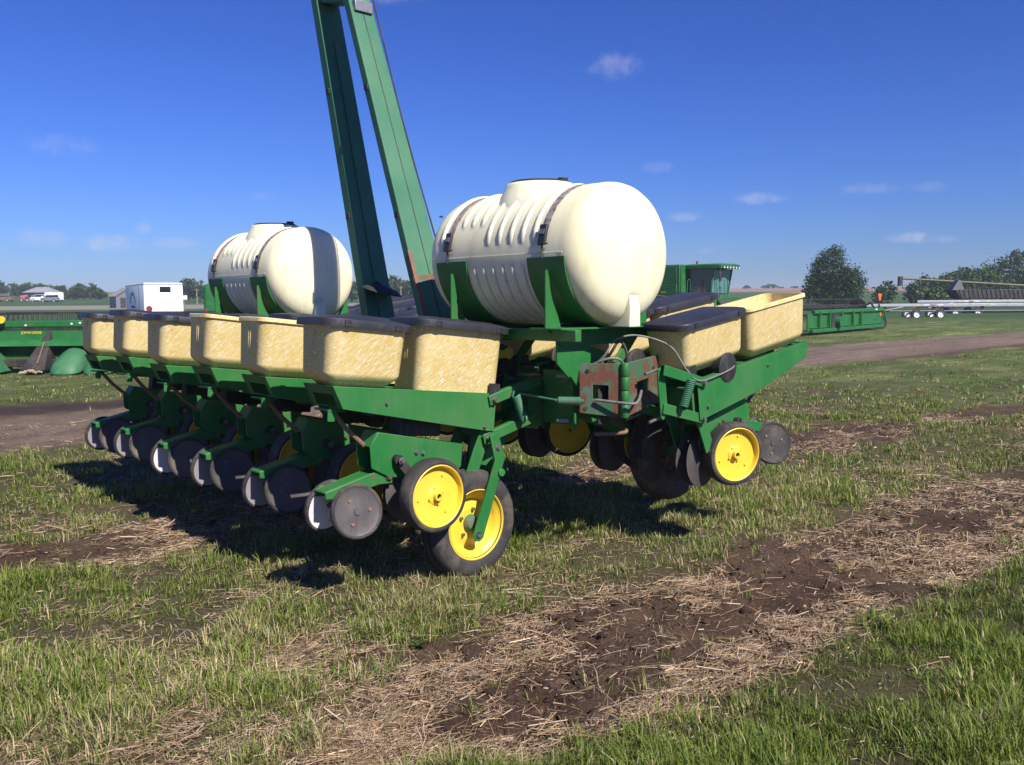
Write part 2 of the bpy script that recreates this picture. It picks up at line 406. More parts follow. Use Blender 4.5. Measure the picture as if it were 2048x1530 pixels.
def masks(x, y):
    """bare soil 0..1 and straw 0..1; the worn tracks run parallel to the planter's travel"""
    a, b = ab(x, y)
    n = fbm(x * 1.1, y * 1.1, 5, 3, 0.58) - 0.5; nb = fbm(x * 0.45, y * 0.45, 3, 11) - 0.5; nf = fbm(x * 4.5, y * 4.5, 3, 21) - 0.5
    w = n * 1.5 + nb * 0.8 + nf * 0.5
    d1 = 1 - np.abs(a - (2.62 - 0.03 * (b - 3))) / 0.66
    d1 = d1 - sstep(-b, -2.4, -1.0) * 0.9
    d3 = 0.9 - np.abs(a - (6.35 - 0.15 * (b - 1.9))) / 0.75
    far = 1 - np.abs(a - (13.4 - 0.06 * np.maximum(b - 18, 0))) / 2.75
    soil = np.maximum.reduce([sstep(d1 + w * 0.85, 0.0, 0.42), sstep(d3 + w * 1.3, 0.12, 0.55) * 0.95, sstep(far + w * 0.35, 0.02, 0.2), sstep(w, 0.36, 0.6) * 0.8])
    soil = np.where((a < 1.85) & (b > 2.2), soil * sstep(w, 0.2, 0.7), soil)
    straw = np.clip(0.35 + 1.1 * (fbm(x * 1.7 + 9, y * 1.7, 4, 31) - 0.42) + 0.35 * soil, 0, 1)
    straw = np.clip(straw + 0.22 * sstep(a, 2.5, 3.0) * (1 - sstep(a, 4.2, 5.0)) * (1 - sstep(b, 1.6, 3.0)), 0, 1)
    straw = np.where((a < 1.8) & (b > 1.5), straw * 0.35, straw)
    return soil, straw

def terrain(x, y):
    r = np.hypot(x, y)
    z = 7.4 * np.clip((r - 55) / 445, 0, 1) ** 1.3
    near = 1 - sstep(r, 14, 40)
    soil, _ = masks(x, y)
    z = z + near * (0.035 * (fbm(x * 1.3, y * 1.3, 3, 41) - 0.5) + soil * (0.13 * (fbm(x * 4.5, y * 4.5, 5, 51, 0.66) - 0.55) - 0.01))
    z = z + sstep(r, 60, 160) * 0.6 * (fbm(x * 0.012, y * 0.012, 3, 61) - 0.5)
    return z

# ------------------------------------------------------------------ ground
def make_mesh(name, verts, faces_flat, nper, mat, col=None, parent=None):
    me = bpy.data.meshes.new(name)
    nv, nf = len(verts), len(faces_flat) // nper
    me.vertices.add(nv); me.vertices.foreach_set('co', np.ascontiguousarray(verts, dtype=np.float32).ravel())
    me.loops.add(nf * nper); me.loops.foreach_set('vertex_index', np.ascontiguousarray(faces_flat, dtype=np.int32))
    me.polygons.add(nf); me.polygons.foreach_set('loop_start', np.arange(0, nf * nper, nper, dtype=np.int32))
    me.update(calc_edges=True)
    if col is not None:
        at = me.attributes.new('gcol', 'FLOAT_COLOR', 'POINT')
        c4 = np.ones((nv, 4), np.float32); c4[:, :3] = col; at.data.foreach_set('color', c4.ravel())
    me.materials.append(M[mat])
    o = bpy.data.objects.new(name, me); C.objects.link(o)
    if parent: o.parent = parent
    return o

def ground():
    ang = np.concatenate([np.linspace(-180, -50, 34)[:-1], np.linspace(-50, 50, 500)[:-1], np.linspace(50, 180, 34)[:-1]])
    rad = np.concatenate([[0.0001, 0.8, 1.6], np.exp(np.linspace(math.log(2.2), math.log(16), 270)), np.exp(np.linspace(math.log(16.2), math.log(60), 130)), np.exp(np.linspace(math.log(61.5), math.log(2600), 95))])
    A_, R_ = np.meshgrid(np.radians(ang), rad)
    x, y = np.sin(A_) * R_, np.cos(A_) * R_
    z = terrain(x, y)
    soil, straw = masks(x, y)
    a, b = ab(x, y)
    n1 = fbm(x * 2.3, y * 2.3, 4, 71)[..., None]; n2 = fbm(x * 0.25, y * 0.25, 4, 81)[..., None]; n3 = fbm(x * 9, y * 9, 3, 91)[..., None]
    soil_c = np.array([0.078, 0.038, 0.024]) * (0.55 + 0.9 * n1) * (0.6 + 0.8 * n3)
    dry_c = np.array([0.21, 0.150, 0.092]) * (0.7 + 0.6 * n3)
    thatch = np.array([0.082, 0.076, 0.028]) * (0.6 + 0.8 * n1)
    grass_far = np.array([0.058, 0.098, 0.020]) * (0.65 + 0.7 * n2) + np.array([0.045, 0.03, 0.012]) * n1
    r = R_[..., None]
    m1 = fbm(a * 1.6, b * 0.7, 5, 151, 0.62)[..., None]; m2 = fbm(x * 5.5, y * 5.5, 3, 161, 0.6)[..., None]
    mott = np.clip(0.35 + 1.3 * m1 * (0.45 + 1.1 * m2), 0.3, 1.9)
    grass_far = grass_far * mott + np.array([0.11, 0.08, 0.04]) * np.clip((fbm(a * 1.1 + 40, b * 0.5, 4, 171)[..., None] - 0.50) * 4, 0, 1) * (0.4 + m2)
    base = thatch * (1 - sstep(r, 9, 20)) + grass_far * sstep(r, 9, 20)
    base = base + (dry_c - base) * (straw[..., None] * 0.42 * (1 - 0.7 * sstep(r, 10, 30)))
    # the farm track: pale packed earth with a damp dark far side
    fa = a[..., None]
    inroad = (sstep(fa, 10.3, 11.0) * (1 - sstep(fa, 15.9, 16.5)))
    road_c = np.array([0.185, 0.130, 0.100]) * (0.75 + 0.5 * n1) * (0.85 + 0.3 * n3) * (0.45 + 1.1 * fbm(a * 4.0, b * 0.35, 4, 181, 0.6)[..., None])
    road_c = road_c + (dry_c - road_c) * 0.55 * np.clip((fbm(a * 3.0 + 7, b * 0.8, 4, 191, 0.6)[..., None] - 0.52) * 5, 0, 1)
    wet_c = np.array([0.055, 0.036, 0.030]) * (0.6 + 0.8 * n1)
    wet = sstep(fa + 1.2 * (n2 - 0.5), 14.3, 14.9) * sstep(-b[..., None], -14, -4)
    road_c = road_c + (wet_c - road_c) * wet
    sc = soil_c + (dry_c * 0.75 - soil_c) * np.clip(straw[..., None] * 0.9 - 0.35, 0, 0.38)
    sc = sc + (road_c - sc) * inroad
    col = base + (sc - base) * soil[..., None]
    # fields beyond
    az = np.degrees(np.arctan2(x, y))[..., None]
    f1 = np.array([0.040, 0.080, 0.020]) * (0.75 + 0.5 * n2)
    col = col + (f1 - col) * sstep(r, 55, 80)
    gravel = np.array([0.25, 0.225, 0.19])
    g = sstep(r, 128, 134) * (1 - sstep(r, 168, 174)) * (1 - sstep(az, -8, 0))
    col = col + (gravel - col) * g * 0.85
    plough = np.array([0.24, 0.155, 0.115]) * (0.85 + 0.3 * n2)
    p = sstep(r, 335, 345) * sstep(az, -10, 2)
    col = col + (plough - col) * p
    p2 = sstep(r, 300, 420) * (1 - sstep(az, -10, 2))
    col = col + (np.array([0.15, 0.15, 0.07]) - col) * p2
    k = len(ang); rows = len(rad)
    idx = np.arange(rows * k).reshape(rows, k)
    i2 = np.roll(idx, -1, axis=1)
    f = np.stack([idx[:-1], idx[1:], i2[1:], i2[:-1]], -1).reshape(-1)
    # face winding: outward ring order gives upward normals
    o = make_mesh('ground', np.stack([x, y, z], -1).reshape(-1, 3), f, 4, 'ground', np.clip(col, 0.005, 0.9).reshape(-1, 3))
    me = o.data; me.polygons.foreach_set('use_smooth', np.ones(len(me.polygons), bool))
    tag(o, kind='structure')
ground()
rng = np.random.default_rng(5)

def blades(name, n, r0, r1, half, hgt, wid, label, near=True, per=14):
    """grass grows in tufts: tuft centres first, then blades fanning out of each"""
    nt_ = n // per * 4
    u = rng.random(nt_)
    r = r0 * (r1 / r0) ** u if near else r0 + (r1 - r0) * u ** 1.9
    th = np.radians((rng.random(nt_) * 2 - 1) * half)
    x, y = np.sin(th) * r, np.cos(th) * r
    soil, straw = masks(x, y)
    dens = fbm(x * 3.1, y * 3.1, 4, 101); cl_ = fbm(x * 0.8, y * 0.8, 3, 111)
    p = np.clip((1 - soil * 1.2), 0.015, 1) * np.clip((0.14 + 2.4 * (dens - 0.32) + 1.2 * (cl_ - 0.45)) if near else (0.5 + 0.8 * (dens - 0.45)), 0.14, 1)
    keep = np.nonzero(rng.random(nt_) < p)[0][:n // per]
    rep = lambda q: np.repeat(q[keep], per)
    n = len(keep) * per
    tr_ = rep(0.02 + 0.05 * rng.random(nt_) + (0.004 * r if not near else 0.002 * r)); ta = rng.random(n) * 2 * np.pi; tq = rng.random(n) ** 0.7
    ox, oy = np.cos(ta) * tr_ * tq, np.sin(ta) * tr_ * tq
    x, y, r, straw, dens, cl_ = rep(x) + ox, rep(y) + oy, rep(r), rep(straw), rep(dens), rep(cl_)
    z = terrain(x, y)
    th_ = rep(0.45 + 0.9 * rng.random(nt_) ** 1.5); tint = rep(rng.random(nt_)); tdry = rep(rng.random(nt_))
    h = hgt * (0.35 + 0.85 * rng.random(n)) * th_ * (0.45 + 1.5 * np.clip(dens - 0.18, 0, 1)) * (0.6 + 0.8 * cl_)
    w = wid * (0.55 + 0.8 * rng.random(n)) * (0.75 + 0.07 * r if near else 1)
    yaw = ta + rng.normal(0, 0.8, n); lean = 0.12 + 0.75 * tq * rng.random(n) + np.abs(rng.normal(0, 0.22, n))
    dx, dy = np.cos(yaw), np.sin(yaw); fx, fy = -dy, dx
    lx, ly = dx * np.sin(lean), dy * np.sin(lean); lz = np.cos(lean)
    base = np.stack([x, y, z - 0.005], -1)
    mid = base + np.stack([lx * 0.4, ly * 0.4, lz * 0.62], -1) * h[:, None]
    tip = base + np.stack([lx * 1.2, ly * 1.2, lz * 0.92], -1) * h[:, None]
    s = np.stack([fx, fy, np.zeros(n)], -1) * (w / 2)[:, None]
    V = np.stack([base - s, base + s, mid + s * 0.85, mid - s * 0.85, tip], 1).reshape(-1, 3)
    o5 = (np.arange(n) * 5)[:, None]
    F = np.concatenate([o5 + np.array([0, 1, 2]), o5 + np.array([0, 2, 3]), o5 + np.array([3, 2, 4])], 1).reshape(-1)
    g1, g2, g3 = np.array([0.066, 0.128, 0.014]), np.array([0.235, 0.275, 0.048]), np.array([0.46, 0.37, 0.20])
    t = (0.65 * tint + 0.35 * rng.random(n))[:, None]; col = g1 + (g2 - g1) * t
    pd = np.clip(0.12 + 0.7 * (straw - 0.25), 0.05, 0.75) * (0.35 + 1.3 * tdry)
    col = np.where((rng.random(n) < pd)[:, None], g3 * (0.55 + 0.7 * rng.random((n, 1))), col)
    col = col * (0.75 + 0.5 * cl_[:, None])
    make_mesh_o = make_mesh(name, V, F, 3, 'blade', np.repeat(col, 5, 0))
    tag(make_mesh_o, label, 'grass', kind='stuff')

blades('grass', 420000, 2.1, 15, 47, 0.084, 0.0044, 'rough green and straw-dry grass around the planter', True)
blades('far_grass', 125000, 13, 55, 46, 0.06, 0.014, 'mown grass of the yard beyond the dirt track', False)

def straw_litter(name, n, label, long_):
    nc = n * 4
    u = rng.random(nc); r = 2.1 * (14 / 2.1) ** u
    th = np.radians((rng.random(nc) * 2 - 1) * 47)
    x, y = np.sin(th) * r, np.cos(th) * r
    soil, straw = masks(x, y); a, b = ab(x, y)
    cl_ = fbm(a * 2.4, b * 1.2, 5, 131, 0.62)
    p = np.clip(-0.12 + 2.6 * straw * (cl_ - 0.33) + 0.22 * soil * (cl_ > 0.42), 0.03, 1) * (1 - 0.8 * sstep(a, 9.8, 10.6))
    p = np.where((a < 1.75) & (b > 1.8), p * 0.3, p)
    keep = np.nonzero(rng.random(nc) < p)[0][:n]
    x, y, r, cl_ = x[keep], y[keep], r[keep], cl_[keep]; n = len(x)
    z = terrain(x, y) + 0.004 + 0.022 * rng.random(n) ** 1.5
    if long_: L = 0.07 + 0.20 * rng.random(n) ** 2
    else: L = 0.015 + 0.06 * rng.random(n) ** 1.6
    w = (0.0012 + 0.0022 * rng.random(n) ** 2) * (0.6 + r * 0.15)
    yaw = PHI + rng.normal(0, 0.7, n); yaw = np.where(rng.random(n) < 0.3, rng.random(n) * 6.28, yaw)
    d = np.stack([np.cos(yaw), np.sin(yaw), rng.normal(0, 0.16, n)], -1); s = np.stack([-np.sin(yaw), np.cos(yaw), rng.normal(0, 0.5, n)], -1) * (w / 2)[:, None]
    c = np.stack([x, y, z], -1); h = (L / 2)[:, None]
    col = np.array([0.50, 0.345, 0.205]) * (0.28 + 0.95 * rng.random((n, 1))) + np.array([0.30, 0.29, 0.26]) * (rng.random((n, 1)) ** 6)
    if long_:
        bend = np.stack([-np.sin(yaw), np.cos(yaw), 0.2 + 0 * yaw], -1) * (rng.normal(0, 0.05, n) * L)[:, None]
        V = np.stack([c - d * h - s, c - d * h + s, c + bend - s, c + bend + s, c + d * h - s, c + d * h + s], 1).reshape(-1, 3)
        o6 = (np.arange(n) * 6)[:, None]; F = np.concatenate([o6 + np.array([0, 1, 3, 2]), o6 + np.array([2, 3, 5, 4])], 1).reshape(-1); k = 6
    else:
        V = np.stack([c - d * h - s, c - d * h + s, c + d * h + s, c + d * h - s], 1).reshape(-1, 3); F = np.arange(4 * n); k = 4
    o = make_mesh(name, V, F, 4, 'blade', np.repeat(col, k, 0))
    tag(o, label, 'straw', kind='stuff')
straw_litter('straw_litter', 46000, 'long loose pale stalks lying over soil and grass', True)
straw_litter('straw_chaff', 215000, 'matted short straw chaff over the bare tracks', False)

def clods(n, label):
    u = rng.random(n * 4); r = 2.4 * (14 / 2.4) ** u
    th = np.radians((rng.random(n * 4) * 2 - 1) * 36); x, y = np.sin(th) * r, np.cos(th) * r
    soil, straw = masks(x, y); a, b = ab(x, y)
    keep = np.nonzero((soil > 0.5) & (rng.random(n * 4) < np.clip(2.5 * (fbm(x * 2.5, y * 2.5, 3, 141) - 0.40), 0.10, 1)) & ((a < 9) | (a > 13.8)))[0][:n]
    x, y = x[keep], y[keep]; n = len(x); z = terrain(x, y)
    s = 0.004 + 0.030 * rng.random(n) ** 4
    t = (1 + 5 ** .5) / 2
    ico = np.array([(-1, t, 0), (1, t, 0), (-1, -t, 0), (1, -t, 0), (0, -1, t), (0, 1, t), (0, -1, -t), (0, 1, -t), (t, 0, -1), (t, 0, 1), (-t, 0, -1), (-t, 0, 1)]) / 1.9
    F0 = np.array([(0, 11, 5), (0, 5, 1), (0, 1, 7), (0, 7, 10), (0, 10, 11), (1, 5, 9), (5, 11, 4), (11, 10, 2), (10, 7, 6), (7, 1, 8), (3, 9, 4), (3, 4, 2), (3, 2, 6), (3, 6, 8), (3, 8, 9), (4, 9, 5), (2, 4, 11), (6, 2, 10), (8, 6, 7), (9, 8, 1)])
    V = ico[None] * (1 + 0.9 * (rng.random((n, 12, 1)) - 0.5)) * s[:, None, None] * np.array([1.3, 1.0, 0.55]) + np.stack([x, y, z], -1)[:, None]
    F = (np.arange(n) * 12)[:, None, None] + F0[None]
    col = np.array([0.10, 0.060, 0.043]) * (0.6 + 0.8 * rng.random((n, 1)))
    o = make_mesh('soil_clods', V.reshape(-1, 3), F.reshape(-1), 3, 'ground', np.repeat(col, 12, 0))
    tag(o, label, 'soil', kind='stuff')
clods(11000, 'crumbly dark soil lumps on the bare tracks')

# ------------------------------------------------------------------ the planter
# local axes: x across the toolbar (to the right), y along the toolbar (away), z up
planter = empty('row_crop_planter', (-SN * 3.6 + CN * 4.33, CN * 3.6 + SN * 4.33, 0), (0, 0, PHI))
tag(planter, 'green row-crop planter with cream seed hoppers, two cream tanks and tall folded marker arms', 'planter')
BX = -0.28          # toolbar centre line
BZ = 1.075
TX = -0.24          # tank centre line

# ---- toolbar
mb = MB()
mb.box((BX, 2.90, BZ), (0.178, 6.0, 0.178))
mb.build('toolbar', ['green'], planter, bevel=0.012)
mb = MB()
mb.box((BX, -0.112, BZ), (0.28, 0.016, 0.30))
for k in range(3):
    mb.prism([(BX - 0.15 + k * 0.11, BZ + 0.09), (BX - 0.13 + k * 0.11, BZ + 0.09), (BX - 0.13 + k * 0.11, BZ + 0.17)], -0.10, 0.06)
mb.build('end_plate', ['dark'], planter, bevel=0.004)  # plate coloured dark to read as shade behind the hinge holes

# ---- seed unit parts
def hopper_mesh(u0, u1, w0, w1, open_top, v=0.165, chamfer=True, r=0.06):
    mb = MB(); d = 0.022; dv = 0.012
    secs = []
    if chamfer: secs.append(rrect(u0 + 0.10, u1 - 0.10, -v + 0.075, v - 0.075, w0, 0.03))
    secs.append(rrect(u0 + d + 0.012, u1 - d - 0.012, -v + dv + 0.01, v - dv - 0.01, w0 + (0.055 if chamfer else 0.0), r * 0.8))
    secs.append(rrect(u0 + d, u1 - d, -v + dv, v - dv, w0 + (0.075 if chamfer else 0.02), r))
    secs.append(rrect(u0 + 0.012, u1 - 0.012, -v, v, w1 - 0.035, r))
    secs.append(rrect(u0 + 0.010, u1 - 0.010, -v - 0.002, v + 0.002, w1 - 0.030, r))
    secs.append(rrect(u0, u1, -v - 0.014, v + 0.014, w1 - 0.024, r + 0.008))
    secs.append(rrect(u0, u1, -v - 0.014, v + 0.014, w1 - 0.004, r + 0.008))
    secs.append(rrect(u0 + 0.006, u1 - 0.006, -v - 0.008, v + 0.008, w1, r))
    if open_top:
        secs.append(rrect(u0 + 0.020, u1 - 0.020, -v + 0.007, v - 0.007, w1, r))
        secs.append(rrect(u0 + d + 0.01, u1 - d - 0.01, -v + dv + 0.008, v - dv - 0.008, w0 + 0.09, r * 0.8))
        secs.append(rrect(u0 + 0.11, u1 - 0.11, -v + 0.085, v - 0.085, w0 + 0.02, 0.03))
    mb.loft(secs)
    for s in (-1, 1):      # moulded ribs on the two end walls
        e = u1 if s > 0 else u0
        for vo in (-0.012, 0.012): mb.loft([[(e - s * (0.014 + 0.012 * t) + q[0] * 0.005, q[1] * 0.004 + vo, w1 - 0.06 - t * (w1 - w0 - 0.19)) for q in ((-1, -1), (1, -1), (1, 1), (-1, 1))] for t in (0, 1)])
    return mb

def lid_mesh(u0, u1, w1, v=0.165, r=0.075):
    mb = MB(); e = 0.024
    secs = [rrect(u0 - e + 0.006, u1 + e - 0.006, -v - e + 0.006, v + e - 0.006, w1 - 0.030, r),
            rrect(u0 - e, u1 + e, -v - e, v + e, w1 - 0.032, r), rrect(u0 - e, u1 + e, -v - e, v + e, w1 + 0.002, r),
            rrect(u0 - e + 0.005, u1 + e - 0.005, -v - e + 0.005, v + e - 0.005, w1 + 0.010, r),
            rrect(u0 + 0.02, u1 - 0.02, -v + 0.02, v - 0.02, w1 + 0.020, r * 0.8),
            rrect(u0 + 0.09, u1 - 0.09, -v + 0.06, v - 0.06, w1 + 0.030, r * 0.5)]
    mb.loft(secs, cap0=True)
    for du in (0.10, u1 - u0 - 0.10):      # moulded finger lugs
        for s in (-1, 1):
            mb.loft([rrect(u0 + du - 0.020, u0 + du + 0.020, s * (v + e) - 0.008, s * (v + e) + 0.008, z, 0.007, 2) for z in (w1 - 0.029, w1 + 0.004)])
    return mb

def gauge_tyre():
    mb = MB()                                # axle along y, outer face towards +y
    mb.lathe([(0.178, -0.050), (0.190, -0.056), (0.201, -0.053), (0.209, -0.042), (0.213, -0.015), (0.2135, 0.012), (0.211, 0.038), (0.204, 0.051), (0.192, 0.056), (0.178, 0.052), (0.160, 0.0), (0.178, -0.050)], n=48)
    return mb
def gauge_rim():
    mb = MB()
    mb.lathe([(0.180, -0.048), (0.184, 0.050), (0.176, 0.057), (0.170, 0.052), (0.166, 0.030), (0.162, 0.022), (0.154, 0.020), (0.055, 0.022), (0.046, 0.030), (0.034, 0.033), (0.026, 0.034), (0.025, 0.058), (0.016, 0.059), (0.015, 0.034), (1e-4, 0.032)], n=48)
    return mb
def ring_bolts(r, n, h, y, ph=0.0, rad=0.008):
    mb = MB()
    for k in range(n):
        t = ph + 2 * math.pi * k / n
        mb.cyl((r * math.cos(t), y, r * math.sin(t)), (r * math.cos(t), y + h, r * math.sin(t)), rad, 6)
    return mb
def closing_disc(m):
    mb = MB()
    mb.lathe([(1e-4, 0.016), (0.020, 0.016), (0.022, 0.010), (0.060, 0.007), (0.118, 0.005), (0.134, 0.010), (0.136, -0.010), (0.06, -0.006), (1e-4, -0.006)], n=44)
    return mb
def closing_tyre():
    mb = MB(); mb.lathe([(0.134, 0.012), (0.146, 0.016), (0.153, 0.008), (0.153, -0.008), (0.146, -0.016), (0.134, -0.012), (0.134, 0.012)], n=44)
    return mb
def spring_mesh(p0, p1, r=0.025, turns=14):
    p0, p1 = Vector(p0), Vector(p1); ax = (p1 - p0); L = ax.length; ax.normalize()
    e1 = ax.cross(Vector((0, 1, 0))).normalized(); e2 = ax.cross(e1); pts = [p0]
    N = turns * 9
    for i in range(N + 1):
        t = i / N; a = 2 * math.pi * turns * t
        pts.append(p0 + ax * L * (0.10 + 0.80 * t) + (e1 * math.cos(a) + e2 * math.sin(a)) * r)
    pts.append(p1)
    mb = MB(); mb.tube(pts, 0.0068, 5)
    return mb
def bolt(mb, p, ax, r=0.014, h=0.014):
    p = Vector(p); ax = Vector(ax).normalized()
    mb.cyl(p, p + ax * 0.004, r * 1.45, 12); mb.cyl(p + ax * 0.004, p + ax * h, r, 6)

def make_unit(kind):
    """one seed row: x outward from the toolbar, y across, z up, origin at the upper arm pivot"""
    Lf = kind == 'left'
    near = 1 if Lf else -1            # which side of the row faces the near end of the toolbar
    hw = 0.155
    if Lf:
        prof = [(-0.03, 0.036), (1.125, 0.036), (1.055, -0.085), (0.02, -0.197), (-0.03, -0.197)]
        end_top, end_bot = (1.125, 0.036), (1.055, -0.085)
        hF, hR = (-0.085, 0.575, 0.0, 0.435), (0.655, 1.18, 0.032, 0.385)
        gu, gw = 0.475, -0.555; cu, cwz = 0.888, -0.65
        op = [(0.14, -0.285), (0.76, -0.215), (0.81, -0.300), (0.79, -0.420), (0.66, -0.475), (0.20, -0.475), (0.14, -0.42)]
        arm = [(0.63, -0.440), (0.70, -0.425), (1.065, -0.545), (1.06, -0.585), (0.97, -0.585), (0.72, -0.515), (0.63, -0.510)]
        tube_ = [(1.03, -0.10), (0.80, -0.30)]
        gy = 0.245
    else:
        prof = [(-0.04, 0.018), (1.35, 0.018), (1.30, -0.095), (0.60, -0.205), (0.04, -0.240), (-0.04, -0.240)]
        end_top, end_bot = (1.35, 0.018), (1.30, -0.095)
        hF, hR = (-0.15, 0.535, 0.06, 0.385), (0.575, 1.345, 0.025, 0.38)
        gu, gw = 0.285, -0.545; cu, cwz = 0.87, -0.635
        op = [(0.10, -0.300), (0.60, -0.225), (0.655, -0.330), (0.63, -0.415), (0.50, -0.475), (0.06, -0.475), (0.04, -0.42)]
        arm = [(0.44, -0.375), (0.52, -0.365), (0.95, -0.525), (0.94, -0.565), (0.86, -0.565), (0.54, -0.450), (0.44, -0.445)]
        tube_ = [(1.02, -0.12), (0.68, -0.36)]
        gy = 0.16
    mb = MB()
    for s in (-1, 1): mb.prism(prof, s * hw - 0.004, s * hw + 0.004)
    # rear panel with a hand hole
    (xt, zt), (xb, zb) = end_top, end_bot
    def rp(t, y): return (xt + (xb - xt) * t - 0.003, y, zt + (zb - zt) * t)
    ys = (-hw + 0.003, -0.105, 0.105, hw - 0.003); ts = (0.0, 0.40, 0.92, 1.0)
    for i in range(3):
        for j in range(3):
            if i == 1 and j == 1: continue
            q = [rp(ts[i], ys[j]), rp(ts[i + 1], ys[j]), rp(ts[i + 1], ys[j + 1]), rp(ts[i], ys[j + 1])]
            q2 = [(p[0] - 0.006, p[1], p[2]) for p in q]
            mb.add(q + q2, [(0, 1, 2, 3), (7, 6, 5, 4), (0, 4, 5, 1), (1, 5, 6, 2), (2, 6, 7, 3), (3, 7, 4, 0)])
    # top flange strips the hoppers stand on, and cross members
    tz = prof[0][1]
    for s in (-1, 1): mb.box((xt / 2, s * (hw - 0.024), tz - 0.004), (xt - 0.03, 0.040, 0.006))
    for cx in (0.02, hF[1] + 0.03, hR[0] + 0.02, xt - 0.06): mb.box((cx, 0, tz - 0.014), (0.035, 2 * hw - 0.01, 0.010))
    unit = mb.build('row_unit', ['green'], planter, bevel=0.003)
    # front shank that carries the arms and the opener
    mb = MB()
    for s in (-1, 1):
        mb.prism([(-0.06, 0.02), (0.045, 0.02), (0.045, -0.20), (0.085, -0.30), (0.14, -0.47), (0.05, -0.49), (-0.01, -0.30), (-0.06, -0.22)], s * 0.118 - 0.006, s * 0.118 + 0.006)
    mb.box((-0.005, 0, -0.14), (0.05, 0.22, 0.20))
    mb.build('front_shank', ['green'], unit, bevel=0.003)
    # opener body
    mb = MB()
    for s in (-1, 1): mb.prism(op, s * 0.070 - 0.005, s * 0.070 + 0.005)
    mb.prism([(x * 1.0, z) for x, z in op[:3]] + [(op[2][0] - 0.02, op[2][1]), (op[0][0], op[0][1] - 0.02)], -0.064, 0.064)
    mb.build('opener_body', ['green'], unit, bevel=0.004)
    mb = MB()       # pivot boss and depth handle on the near side of the opener
    bx_, bz_ = op[1][0] - 0.13, op[1][1] - 0.155
    mb.cyl((bx_, -0.115, bz_), (bx_, 0.115, bz_), 0.030, 16); mb.cyl((bx_, -0.135, bz_), (bx_, 0.135, bz_), 0.016, 8)
    mb.build('pivot_boss', ['dark'], unit)
    mb = MB()
    for s in (-1, 1):
        bolt(mb, (bx_, s * 0.135, bz_), (0, s, 0), 0.015)
        bolt(mb, (op[1][0] - 0.32, s * 0.076, op[1][1] - 0.12), (0, s, 0), 0.010)
        bolt(mb, (op[1][0] - 0.27, s * 0.076, op[1][1] - 0.115), (0, s, 0), 0.010)
        bolt(mb, (0.0, s * 0.176, 0.0), (0, s, 0), 0.016, 0.022); bolt(mb, (0.0, s * 0.150, -0.240), (0, s, 0), 0.016, 0.022)
        bolt(mb, (arm[0][0] + 0.03, s * 0.064, arm[0][1] - 0.03), (0, s, 0), 0.016)
        bolt(mb, (0.05, s * (hw + 0.005), -0.170), (0, s, 0), 0.009); bolt(mb, (0.78, s * (hw + 0.005), -0.045), (0, s, 0), 0.008)
    mb.build('bolts', ['bolt'], unit)['kind'] = 'stuff'
    # seed meter and drive gear under the hoppers
    mb = MB()
    mb.lathe([(1e-4, -0.07), (0.085, -0.07), (0.095, -0.05), (0.095, 0.05), (0.085, 0.07), (1e-4, 0.07)], (0.33, 0, -0.06), (0, 1, 0), 20)
    mb.box((0.33, 0, 0.0), (0.22, 0.20, 0.07)); mb.box((0.62, 0, -0.07), (0.34, 0.12, 0.12)); mb.box((0.45, 0, -0.17), (0.30, 0.10, 0.14))
    mb.build('seed_meter', ['dark'], unit, bevel=0.006)
    if not Lf:
        mb = MB(); mb.lathe([(1e-4, -0.172), (0.08, -0.172), (0.10, -0.16), (0.10, 0.16), (0.08, 0.172), (1e-4, 0.172)], (0.30, 0, 0.035), (0, 1, 0), 24)
        mb.build('dark_arch', ['dark'], unit)  # added dark drum, stands in for the black arch cut into the hopper
    mb = MB()       # drop tube
    mb.tube([(tube_[0][0], 0, tube_[0][1]), ((tube_[0][0] + tube_[1][0]) / 2 + 0.01, 0, (tube_[0][1] + tube_[1][1]) / 2 - 0.005), (tube_[1][0], 0, tube_[1][1])], 0.014, 8)
    mb.build('drop_tube', ['rust'], unit)
    mb = MB(); mb.box((tube_[0][0] + 0.01, 0, tube_[0][1] + 0.0), (0.10, 0.16, 0.012)); mb.box((tube_[0][0] + 0.04, 0.07 * near, tube_[0][1] - 0.03), (0.045, 0.012, 0.06))
    mb.build('tube_bracket', ['green'], unit, bevel=0.003)
    # double opener discs
    for s in (-1, 1):
        mb = MB(); mb.lathe([(1e-4, 0.012), (0.05, 0.012), (0.08, 0.003), (0.185, 0.0015), (0.19, 0.0), (0.185, -0.0015), (1e-4, -0.002)], (0, 0, 0), (0, s, 0), 40)
        mb.build('opener_disc', ['disc'], unit, loc=(gu - 0.16 if not Lf else gu - 0.02, s * 0.030, gw - 0.01), rot=(0, 0, R(-4 * s)))
    # gauge wheels
    for s in (-1, 1):
        yy = (gy if s == near else 0.13)
        yaw = (0 if s > 0 else math.pi) + (0 if Lf else R(-19 if s < 0 else 10))
        t = gauge_tyre().build('gauge_tyre', ['rubber'], unit, loc=(gu, s * yy, gw), rot=(0, 0, yaw))
        gauge_rim().build('gauge_rim', ['yellow'], unit, loc=(gu, s * yy, gw), rot=(0, 0.3, yaw))
        b = ring_bolts(0.122, 3, 0.008, 0.020, 0.4); b2 = ring_bolts(0.050, 4, 0.008, 0.028, 0.2, 0.006)
        b.add(b2.v, b2.f); b.build('rim_bolts', ['yellow'], unit, loc=(gu, s * yy, gw), rot=(0, 0.6, yaw))['kind'] = 'stuff'
        mb = MB(); mb.beam((gu, s * (yy - 0.05), gw), (bx_, s * 0.105, bz_), 0.022, 0.05); mb.cyl((gu, s * (yy - 0.06), gw), (gu, s * (yy + 0.045), gw), 0.0145, 8)
        mb.build('gauge_arm', ['dark'], unit)
    # closing wheel arm and wheels
    mb = MB()
